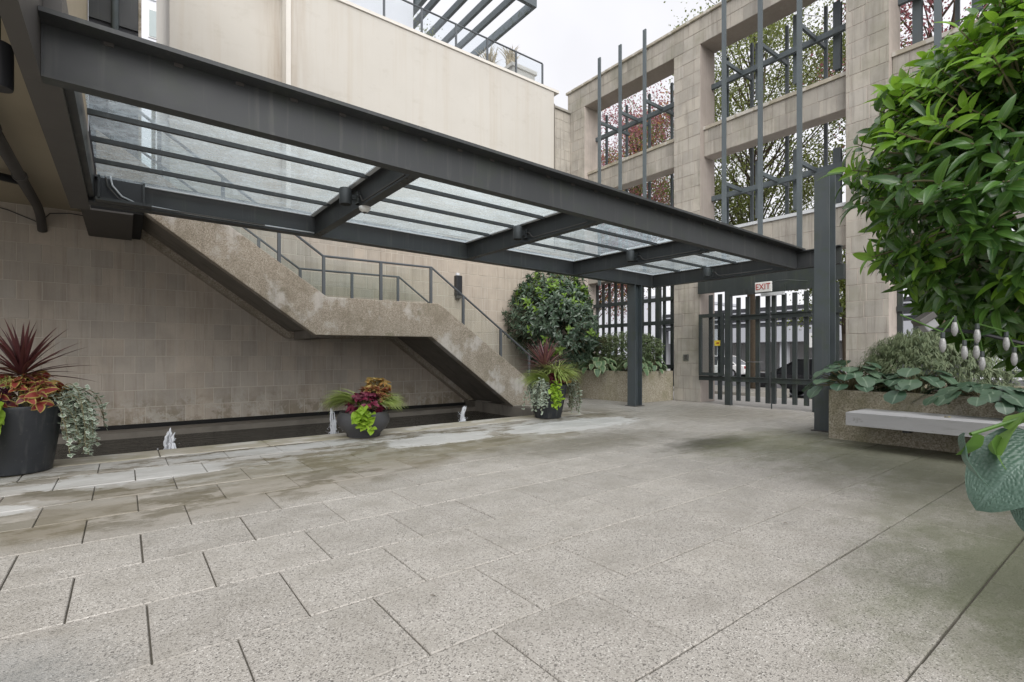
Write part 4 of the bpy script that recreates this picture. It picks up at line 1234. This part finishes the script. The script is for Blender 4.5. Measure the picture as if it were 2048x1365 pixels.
# pot 1
x, y = P1
whorl_plant('coleus', 'red and gold edged coleus below the dark spiky plant in the left pot', T_COLEUS, 'leaf_coleus', (x + .08, y - .06, .72), (.25, .24, .2), 44, .12, per=6)
whorl_plant('coleus', 'gold and pink coleus on the right rim of the left pot', T_COLEUS, 'leaf_coleus_gold', (x + .12, y + .08, .76), (.2, .18, .16), 16, .11, per=6)
whorl_plant('purple_vine', 'deep purple leafy plant at the far left of the left pot', T_COLEUS, 'leaf_purple', (x - .22, y - .14, .72), (.2, .18, .12), 22, .11, per=6)
trailing('lime_vine', 'lime green sweet potato vine hanging over the left pot', T_HEART, 'leaf_lime', [(x - .2, y - .26, .64), (x - .1, y - .3, .64), (x - .26, y - .2, .64)], .46, 22, .13, .45, (-.2, -.9, .3))
trailing('ivy', 'pale variegated ivy cascading from the right side of the left pot', T_IVY, 'leaf_ivy', [(x + .3, y - .02, .66), (x + .28, y - .12, .66), (x + .3, y + .12, .68), (x + .25, y + .18, .7)], .6, 85, .055, .6, (.75, -.1, .6), dens=13)
grass_clump('variegated_grass', 'small striped grass tuft in the left pot', (x - .06, y - .12, .8), 50, .2, (0, 0, .4), spread=.7)
# pot 2
x, y = P2
whorl_plant('coleus', 'dark crimson coleus at the centre of the round bowl', T_COLEUS, 'leaf_coleus_dark', (x - .03, y - .12, .43), (.24, .2, .18), 44, .1, per=6)
whorl_plant('coleus', 'rust and gold coleus rising at the right of the round bowl', T_COLEUS, 'leaf_coleus', (x + .14, y - .04, .48), (.24, .22, .22), 50, .1, per=6)
whorl_plant('coleus', 'golden coleus topping the round bowl planting', T_COLEUS, 'leaf_coleus_gold', (x + .17, y + .0, .68), (.17, .15, .1), 18, .1, per=7)
trailing('lime_vine', 'lime green sweet potato vine spilling over the front of the round bowl', T_HEART, 'leaf_lime', [(x - .08, y - .25, .36), (x - .14, y - .23, .37)], .3, 5, .13, .55, (-.4, -.8, .35), dens=6)
grass_clump('arching_grass', 'striped green grass arching left from the round bowl', (x - .1, y - .06, .45), 380, .5, LFT * 1.0 + np.array((0, 0, .35)), spread=.45)
grass_clump('arching_grass', 'striped green grass arching right from the round bowl', (x + .16, y - .06, .42), 240, .42, -LFT * .9 + np.array((0, 0, .3)), spread=.5)
# pot 3
x, y = P3
grass_clump('arching_grass', 'yellow green grass in the top of the pot at the stair foot', (x + .06, y - .16, .7), 420, .52, (.3, -.2, .4), spread=.9)
grass_clump('arching_grass', 'green grass arching left over the stair from the far pot', (x - .14, y - .16, .64), 360, .52, LFT * .9 + np.array((0, 0, .3)), spread=.5)
whorl_plant('coleus', 'dark red coleus in the pot at the stair foot', T_COLEUS, 'leaf_coleus_dark', (x + .02, y - .22, .68), (.16, .14, .12), 22, .1, per=6)
whorl_plant('coleus', 'gold and rust coleus on the right of the far pot', T_COLEUS, 'leaf_coleus_gold', (x + .22, y - .12, .7), (.17, .17, .17), 26, .1, per=6)
trailing('lime_vine', 'lime green vine hanging down the front of the far pot', T_HEART, 'leaf_lime', [(x - .1, y - .3, .62), (x - .16, y - .28, .62)], .55, 5, .1, .25, (-.3, -.7, .2))
trailing('ivy', 'pale variegated ivy hanging from the left of the far pot', T_IVY, 'leaf_ivy', [(x - .28, y - .12, .62), (x - .3, y, .64), (x - .22, y - .22, .62)], .5, 26, .055, .5, (-.75, -.3, .4), dens=12)
trailing('ivy', 'pale variegated ivy hanging from the right of the far pot', T_IVY, 'leaf_ivy', [(x + .3, y - .05, .62), (x + .28, y - .15, .62)], .6, 30, .06, .5, (.8, -.25, .3), dens=12)

# ================================================================== SHRUBS
def shrub(name, label, centre, rad, nwh, size, tmpl, mat, young=None, yfrac=.15, per=8, single=300, root=None, lump=.18, cat='shrub', inner=True, group=None, face=None, fill=.28, skew=None, bth=.22):
    t = thing(name, label, cat, root or (centre[0], centre[1], .6), group)
    Mo, My = [], []
    c = np.array(centre); rad = np.array(rad)
    br = MB()
    lumps = [(unit(rv()), rng.uniform(.1, 1) * lump * 2) for _ in range(14)]
    rt = np.array(root or (centre[0], centre[1], .6))
    for i in range(nwh):
        o = unit(rv() + (np.array(face) * rng.random() if face is not None else 0))
        k = 1 + sum(a * max(0, float(o @ l)) ** 6 for l, a in lumps) - lump
        shell = rng.uniform(.86, 1.0) if rng.random() > fill else rng.uniform(.45, .86)
        p = c + o * rad * k * shell
        if skew is not None: p = p + np.array(skew) * max(0, -o[2] + .15)
        ax = unit(o + np.array((0, 0, .55)) + rv(.35))
        isy = young and rng.random() < yfrac * (1.9 if o[2] > .1 else .6) * (1.2 if shell > .86 else .3)  # young growth weighted to top and outside, also painting those leaves as better lit
        b0 = rng.random() * 6.28
        a1 = unit(np.cross(ax, (0.21, .97, .1))); a2 = np.cross(ax, a1)
        if shell > .8:
            q = p - o * rad * k * shell * .28
            br.tube([tuple(q), tuple((p + q) / 2 + rv(.02)), tuple(p)], [size * .035, size * .03, size * .02], 4, False)
        for j in range(per):
            th = b0 + j * 2.4 + rng.normal(0, .25)
            q_ = j / per
            d = unit((a1 * math.cos(th) + a2 * math.sin(th)) * (1 - .45 * (1 - q_)) + ax * (.75 - .75 * q_) + np.array((0, 0, -.3 * q_ - .05 if not isy else .1)) + rv(.28))
            M = frame(p - ax * size * .85 * q_, d, unit(ax + rv(.35)), size * rng.uniform(.55, 1.15) * (.85 if isy else 1), size * rng.uniform(.7, 1.1))
            (My if isy else Mo).append(M)
    foliage(t, tmpl, Mo, MATS[mat], single if not My else int(single * .75))
    if My: foliage(t, tmpl, My, MATS[young], int(single * .25), 'young_leaf', 'young_foliage')
    for i in range(9):
        o = unit(rv() + np.array((0, 0, .5)))
        e = c + o * rad * .75
        mid = (rt * .45 + e * .55) + rv(.12)
        br.tube([tuple(rt + rv(.05)), tuple(mid), tuple(e)], [size * bth, size * bth * .6, size * bth * .25], 6, False)
    tag(br.build('branches', MATS['twig'], t), kind='stuff')
    return t
shrub('rhododendron', 'big glossy green shrub filling the upper right, string lights in its lower leaves', (4.97, .44, 2.26), (1.22, 1.22, 1.5), 1450, .19, T_RHODO, 'leaf_rhodo', 'leaf_rhodo_young', .33, 9, 300, root=(4.9, -.5, .5), lump=.2, fill=.42, skew=(.3, -.22, .0), bth=.09)
shrub('dark_bush', 'dense dark green bush in the planter behind the far pot', (9.12, 9.95, 2.05), (1.32, 1.25, 1.3), 1500, .175, T_BUSH, 'leaf_bush', 'leaf_bush_young', .08, 8, 300, root=(9.9, 9.9, .6), lump=.27)
shrub('clipped_hedge', 'clipped green hedge behind the hostas left of the gate pier', (10.3, 8.75, 1.22), (.28, 1.35, .5), 1500, .075, T_BUSH, 'leaf_hedge', None, 0, 6, 60, root=(10.35, 8.6, .6), lump=.05)

def clump(name, label, tmpl, mat, c, n, size, spread, rise, cat='plant', single=60, group=None, lean=(0, 0, 0), tilt=.25, petiole=True):
    t = thing(name, label, cat, c, group)
    Ms = []; st = MB()
    for i in range(n):
        th = i * 2.4 + rng.normal(0, .25); q = (i + 1) / n
        r = spread * q ** .6
        p = np.array(c) + np.array((math.cos(th) * r, math.sin(th) * r * 1.0, rise * (1.05 - .75 * q ** 1.5) * rng.uniform(.8, 1.1))) + np.array(lean) * q
        d = unit((math.cos(th), math.sin(th), -tilt - .5 * q + rng.normal(.1, .15)))
        s = size * rng.uniform(.7, 1.1)
        Ms.append(frame(p, d, (0, 0, 1), s))
        if petiole: st.tube([c, tuple((np.array(c) + p) / 2 + np.array((0, 0, rise * .2))), tuple(p)], .006, 4, False)
    foliage(t, tmpl, Ms, MATS[mat], single)
    if petiole: tag(st.build('stalks', MATS['twig'], t), kind='stuff')
    return t
hl = ['pale edged hosta at the left end of the corner planter', 'blue green hosta left of the canopy column', 'variegated hosta draping over the planter beside the canopy column',
      'tall hosta in front of the hedge', 'green hosta right of the canopy column', 'low fern-like hosta by the gate pier']
for i, (px_, py_, s_, n_, rr) in enumerate(((9.5, 10.1, .24, 26, .38), (9.45, 9.45, .27, 28, .4), (9.42, 8.75, .26, 44, .42), (9.85, 9.0, .27, 30, .38), (9.6, 7.72, .22, 30, .36), (10.2, 7.68, .2, 30, .3))):
    clump('hosta', hl[i], T_BROAD, 'leaf_hosta', (px_, py_, .66), n_, s_, rr, .34, single=40, group='hostas in the corner planter', lean=(-.1, 0, 0))
ll = ['round leaved plant at the left end of the bench planter, overhanging the corner', 'round leaved plant behind the middle of the bench planter wall', 'dense round leaved ground cover trailing over the bench planter wall', 'round leaved ground cover at the right end of the bench planter']
for i, (px_, py_, n_, rr, rs) in enumerate(((7.62, 2.6, 46, .42, .42), (7.75, 1.95, 34, .42, .34), (7.62, 1.3, 60, .5, .2), (7.7, .55, 60, .55, .22))):
    clump('ligularia', ll[i], T_ROUND, 'leaf_ligularia', (px_, py_, .56), n_, .21, rr, rs, single=60, group='round leaved plants in the bench planter', lean=(-.06, 0, 0), tilt=.12)

# cut leaf maple: a low weeping mound of thread leaves
cm = thing('cutleaf_maple', 'grey green weeping cutleaf maple mound in the bench planter', 'shrub', (8.5, 1.9, .6))
Ms = []
for i in range(2600):
    o = unit(rv() + np.array((0, 0, .55)))
    p = np.array((8.45, 1.95, .62)) + o * np.array((.75, .95, .85)) * rng.uniform(.75, 1.0)
    if p[2] < .6: continue
    out = unit((o[0], o[1], -.35))
    for j in range(7):
        Ms.append(frame(p + rv(.03), unit(out + rv(.75) + np.array((0, 0, -.3))), o, rng.uniform(.045, .1)))
scatter('foliage', T_THREAD, Ms, MATS['leaf_maple_cut'], cm, 'stuff')
MB().tube([(8.55, 1.75, .55), (8.5, 1.8, .9), (8.6, 1.7, 1.3)], [.04, .03, .015], 6).build('trunk', MATS['bark'], cm)

# big blue hosta leaves leaning in at the right edge
bh = thing('blue_hosta', 'large puckered blue green hosta leaves at the right edge, front', 'plant', (3.0, -.3, .5))
T_BIG = leaf(lambda t: .3 if t == 0 else math.sin(math.pi * (.1 + .9 * t) ** .85) ** .62 * (1 if t < .99 else .02) + .01, .36, 18, .16, .9, .03)
bm_ = tmesh(T_BIG, 'leaf', MATS['leaf_blue_hosta'])
for p, d, up, s in (((3.05, .32, .74), (-.36, .2, -.24), (-.45, -.25, .62), .41),
                    ((2.78, .53, .775), (-.06, .03, -.5), (-.3, .95, .1), .24),
                    ((3.1, .12, .8), (.1, .25, -.15), (-.3, 0, 1), .35),
                    ((3.12, .3, .6), (-.25, .12, -.25), (-.4, 0, .8), .3)):
    inst('leaf', bm_, Matrix(frame(p, d, up, s).tolist()), bh)
gm_ = tmesh(T_BIG, 'leaf', MATS['leaf_fern'])
for p, d, up, s in (((3.08, .36, .83), (-.3, .2, -.06), (.25, .5, .7), .3), ((3.1, .3, .87), (-.25, .2, .03), (.1, .4, .9), .26), ((2.82, .50, .77), (-.0, .06, -.3), (-.3, -.8, .2), .13), ((2.93, .44, .75), (-.2, .1, -.3), (.3, .8, .3), .15)):
    inst('leaf', gm_, Matrix(frame(p, d, up, s).tolist()), bh)
sk = MB()
for e in ((3.03, .33, .745), (3.1, .12, .8), (3.08, .36, .83)): sk.tube([(3.15, -.3, .5), (3.15, .0, .8), e], .01, 6, False)
sk.tube([(3.15, -.3, .5), (3.15, .1, .86), (3.0, .38, .84), (2.79, .515, .77)], .008, 6, False)
sk.build('stalks', MATS['leaf_fern'], bh)

# lamps in the shrub
fl = thing('flood_light', 'small grey flood light among the lower shrub leaves', 'lamp', (4.62, 1.4, 1.3))
fc = Vector((4.009, 0.962, 1.321))
MB().bar(fc, fc + Vector((.025, -.03, -.06)), .075, .075).build('lamp_body', MATS['grey_lamp'], fl, bevel=.008)
MB().bar(fc + Vector((-.008, .01, .022)), fc + Vector((.008, -.008, -.012)), .1, .1).build('hood', MATS['pipe_grey'], fl, bevel=.006)
MB().tube([fc + Vector((.025, -.03, -.06)), (4.4, .8, 1.25), (4.8, .1, 1.0)], .012, 6).build('cable', MATS['black_plastic'], fl)
sl_ = thing('string_lights', 'string of frosted pear shaped bulbs hanging in the shrub', 'light string', (4.3, .7, 1.1))
bulbs = [(3.526, 0.765, 1.147), (3.616, 0.734, 1.237), (3.756, 0.666, 1.198), (3.738, 0.716, 1.107), (3.831, 0.683, 1.11), (3.898, 0.67, 1.045), (4.05, 0.592, 1.159), (4.128, 0.57, 1.07)]
wire = sorted(bulbs, key=lambda b: -b[1])
MB().tube([(3.7, 1.0, 1.34)] + [(a, b, c + .075) for a, b, c in wire] + [(4.5, .3, 1.2)], .005, 5).build('wire', MATS['leaf_fern'], sl_)
for a, b, c in bulbs:
    o = MB().lathe(a, b, [(.002, c - .036), (.008, c - .03), (.0145, c - .012), (.016, c + .004), (.013, c + .028), (.009, c + .042)], 12).build('bulb', MATS['bulb_frost'], sl_, smooth=True)
    MB().lathe(a, b, [(.009, c + .043), (.0105, c + .05), (.0095, c + .075)], 8).build('socket', MATS['gate_steel'], o)

# ================================================================== STREET TREES
def tree(name, label, x, y, z0, h0, crown_c, crown_r, nleaf, mats, tr=.13, seed=1, size=.085, ncl=100):
    nleaf = int(nleaf * 3.0)
    t = thing(name, label, 'tree', (x, y, z0), 'street trees behind the stone screen')
    r_ = np.random.default_rng(seed)
    tk = MB()
    top = np.array((crown_c[0], crown_c[1], crown_c[2] + crown_r[2] * .5))
    tk.tube([(x, y, z0 - .05), (x + .02, y, z0 + 1.2), (x - .03, y + .04, h0), tuple((np.array((x, y, h0)) + top) / 2), tuple(top)], [tr * 1.25, tr, tr * .85, tr * .55, tr * .15], 10)
    tk.build('trunk', MATS['bark'], t, smooth=True)
    br = MB(); cl = []
    for i in range(ncl):
        o = unit(r_.normal(0, 1, 3))
        e = np.array(crown_c) + o * np.array(crown_r) * r_.uniform(.45, 1.0) ** .6
        s = np.array((x, y, h0 - .3 + r_.random() * (top[2] - h0) * .75))
        hd = math.hypot(e[0] - x, e[1] - y)
        s[2] = min(max(e[2] - .8 * hd - r_.random() * .6, h0 - .5), top[2])
        m = s * .5 + e * .5 + np.array((0, 0, .25)) + r_.normal(0, .15, 3)
        br.tube([tuple(s), tuple(m), tuple(e)], [tr * .26, tr * .14, tr * .04], 5, False)
        cl.append(e); cl.append(m * .4 + e * .6)
        for k in range(3):
            e2 = e + r_.normal(0, .45, 3); br.tube([tuple(m * .3 + e * .7), tuple(e2)], [tr * .1, tr * .03], 3, False); cl.append(e2)
    tag(br.build('limbs', MATS['bark'], t), kind='stuff')
    per = nleaf // len(cl)
    for mi, (mt, frac) in enumerate(mats):
        Ms = []
        for c in cl:
            if r_.random() > frac: continue
            for k in range(int(per * r_.uniform(.4, 1.7))):
                p = c + r_.normal(0, .3, 3) * np.array((1, 1, .6))
                Ms.append(frame(p, unit(r_.normal(0, 1, 3) + np.array((0, 0, -.5))), r_.normal(0, 1, 3) + np.array((0, 0, 1.0)), size * r_.uniform(.6, 1.2)))
        scatter('crown' if mi == 0 else 'crown_tint', T_TREE, Ms, MATS[mt], t, 'stuff')
tree('street_tree', 'green leaved street tree with a straight trunk behind the gate', 16.6, 8.55, -.28, 4.2, (15.6, 7.6, 8.2), (3.0, 3.0, 4.4), 15000, (('leaf_tree', .8), ('leaf_tree_lime', .22)), .14, 3)
tree('street_tree', 'red leaved street tree behind the left bay of the stone screen', 16.4, 13.2, -.28, 3.6, (15.8, 13.0, 7.2), (2.4, 2.6, 4.0), 11000, (('leaf_red', .75), ('leaf_tree', .25), ('leaf_rust', .15)), .12, 5)
tree('street_tree', 'dark red street tree behind the shrub at the upper right', 16.5, 3.6, -.28, 4.0, (16.2, 3.2, 9.0), (2.2, 2.2, 4.4), 11000, (('leaf_red', .85), ('leaf_rust', .15)), .13, 8)
tree('street_tree', 'yellowing street tree beyond the fence behind the bush', 17.3, 16.4, -.35, 3.0, (17.0, 16.0, 6.2), (2.0, 2.6, 3.4), 7000, (('leaf_rust', .4), ('leaf_tree_lime', .4), ('leaf_red', .3)), .12, 11)
tree('street_tree', 'lime green young tree seen through the gate bars on the right', 20.6, 7.2, -.5, 2.3, (20.2, 7.0, 4.1), (1.7, 1.7, 1.6), 4500, (('leaf_tree_lime', .9), ('leaf_tree', .2)), .09, 13, .1, 34)

# ================================================================== STREET: CARS AND FAR BUILDINGS
def car(name, label, x, y, z, head, paint, L=4.5, W=1.8, H=1.42):
    t = thing(name, label, 'car', (x, y, z))
    R_ = Matrix.Rotation(head, 4, 'Z'); O = Matrix.Translation((x, y, z)) @ R_
    def put(mb, nm, mat, par=t, **k):
        mb.v = [tuple(O @ Vector(v)) for v in mb.v]
        return mb.build(nm, MATS[mat], par, **k)
    l = L / 2
    prof = [(-l, .42), (-l * .98, .3), (-l * .8, .24), (l * .8, .24), (l * .98, .32), (l, .5), (l * .97, .68), (l * .55, .8), (l * .42, .86), (-l * .62, .9), (-l * .93, .92), (-l * .99, .8)]
    body = MB().prism(prof, -W / 2, W / 2)
    put(body, 'body', paint, bevel=.06)
    g = [(l * .44, .86), (l * .1, H), (-l * .3, H + .01), (-l * .72, .9)]
    wi = W / 2 - .08
    gh = MB()
    vs = [(x_, -wi if i in (0, 3) else -wi + .13, z_) for i, (x_, z_) in enumerate(g)] + [(x_, wi if i in (0, 3) else wi - .13, z_) for i, (x_, z_) in enumerate(g)]
    gh.add(vs, [(0, 1, 2, 3), (7, 6, 5, 4), (0, 4, 5, 1), (1, 5, 6, 2), (2, 6, 7, 3)])
    put(gh, 'windows', 'car_glass')
    rf = MB().box(-l * .31, l * .11, -wi + .12, wi - .12, H - .03, H + .035)
    put(rf, 'roof', paint, bevel=.025)
    for s in (-1, 1):
        pl = MB()
        for (a, za), (b, zb) in ((g[0], g[1]), (g[3], g[2])): pl.bar((a, s * wi, za), (b, s * (wi - .12), zb), .06, .06)
        pl.bar((-l * .12, s * (wi + .004), .88), (-l * .12, s * (wi - .115), H), .06, .03)
        put(pl, 'pillars', paint)
        for xx in (-l * .6, l * .62):
            ty = MB().tube([(xx, s * (W / 2 - .19), .32), (xx, s * (W / 2 + .015), .32)], .32, 22)
            o = put(ty, 'wheel', 'tyre')
            put(MB().tube([(xx, s * (W / 2 + .012), .32), (xx, s * (W / 2 + .028), .32)], .2, 10), 'rim', 'rim', o)
        put(MB().box(-l - .012, -l + .1, s * W / 2 - s * .02, s * (W / 2 - .38), .68, .84), 'tail_light', 'tail_red')
    put(MB().box(-l - .014, -l + .03, -.26, .26, .5, .62), 'plate', 'white_paint')
car('parked_car', 'black car parked at the kerb beyond the right gate leaf', 20.3, 7.7, -.5, R(-90), 'car_black')
car('parked_car', 'white car on the far side of the street beyond the left gate leaf', 33.6, 19.6, -.5, R(90), 'car_white', H=1.5)
pk = thing('parking_sign', 'white parking sign on a post across the street', 'sign', (30, 11.9, -.5))
MB().tube([(30, 11.9, -.5), (30, 11.9, 2.1)], .04, 6).build('post', MATS['rim'], pk)
MB().box(29.93, 29.95, 11.55, 12.25, 1.5, 2.3).build('board', MATS['white_paint'], pk)
tag(MB().box(14.6, 17.4, 7.7, 13.8, -.3, -.02).build('tree_bed', MATS['kerb_stone'], None, bevel=.03), 'low kerbed tree bed on the sidewalk beyond the gate', 'planter')

gb = thing('garage_building', 'grey parking garage with dark upper band across the street', 'building', (50, 20, -.5))
MB().box(46, 60, 0, 33.5, 3.6, 5.4).build('upper_band', MATS['far_dark'], gb)
for z in (4.0, 4.45, 4.9): MB().box(45.9, 45.99, 0, 33.5, z, z + .12).build('slat', MATS['far_grey'], gb)
MB().box(45.7, 60, .5, 32.5, 2.25, 3.598).build('canopy_fascia', MATS['far_grey'], gb)
MB().box(52, 52.4, 0, 33.5, -.5, 2.24).build('back_wall', MATS['far_inner'], gb)
for y in (2, 8, 14.5, 21, 27, 32): MB().box(46.2, 46.8, y - .3, y + .3, -.5, 2.24).build('column', MATS['far_grey'] if y != 14.5 else MATS['far_dark'], gb)
MB().box(44, 60, 0, 34, -.55, -.49).build('slab', MATS['sidewalk'], gb)
wb = thing('white_building', 'white low building across the street left of the garage', 'building', (50, 42, -.5))
MB().box(46, 62, 33.8, 70, -.5, 7.2).build('wall', MATS['far_white'], wb)
for y in range(36, 68, 4): MB().box(45.9, 45.99, y, y + 2.2, .3, 2.2).build('window', MATS['far_window'], wb)
MB().box(45.8, 62.2, 33.7, 70.1, 7.2, 7.5).build('roof_edge', MATS['far_grey'], wb)
wr = thing('white_brick_building', 'white brick wall across the street right of the gate', 'building', (42, 5, -.5))
MB().box(44.2, 58, -14, 11.5 - 3.8, -.5, 8).build('wall', MATS['far_white'], wr)
for z in range(0, 16): MB().box(44.17, 44.195, -14, 7.7, z * .5 - .3, z * .5 - .27).build('brick_joint', MATS['far_grey'], wr)

# ================================================================== FALLEN LEAVES
lm = tmesh(T_BUSH, 'fallen_leaf', MATS['bark'])
for x, y, lb in ((3.4, 1.55, 'small brown leaf on the open paving right of the middle'), (1.1, 2.05, 'small brown leaf on the paving in the lower left foreground'), (5.0, 5.0, 'small brown leaf on the paving in front of the far pot'), (6.2, 2.9, 'small brown leaf on the paving near the tall canopy column')):
    a = rng.random() * 6.28
    tag(inst('fallen_leaf', lm, Matrix(frame((x, y, .01), (math.cos(a), math.sin(a), .05), (0, 0, 1), rng.uniform(.03, .045)).tolist())), lb, 'leaf', 'fallen leaves scattered on the paving')
o = inst('fallen_leaf', tmesh(T_TREE, 'fallen_leaf', MATS['sign_yellow']), Matrix(frame((7.0, 1.45, .433), (.6, .8, .06), (0, 0, 1), .09).tolist()))
tag(o, 'yellow leaf lying on the grey bench seat', 'leaf')
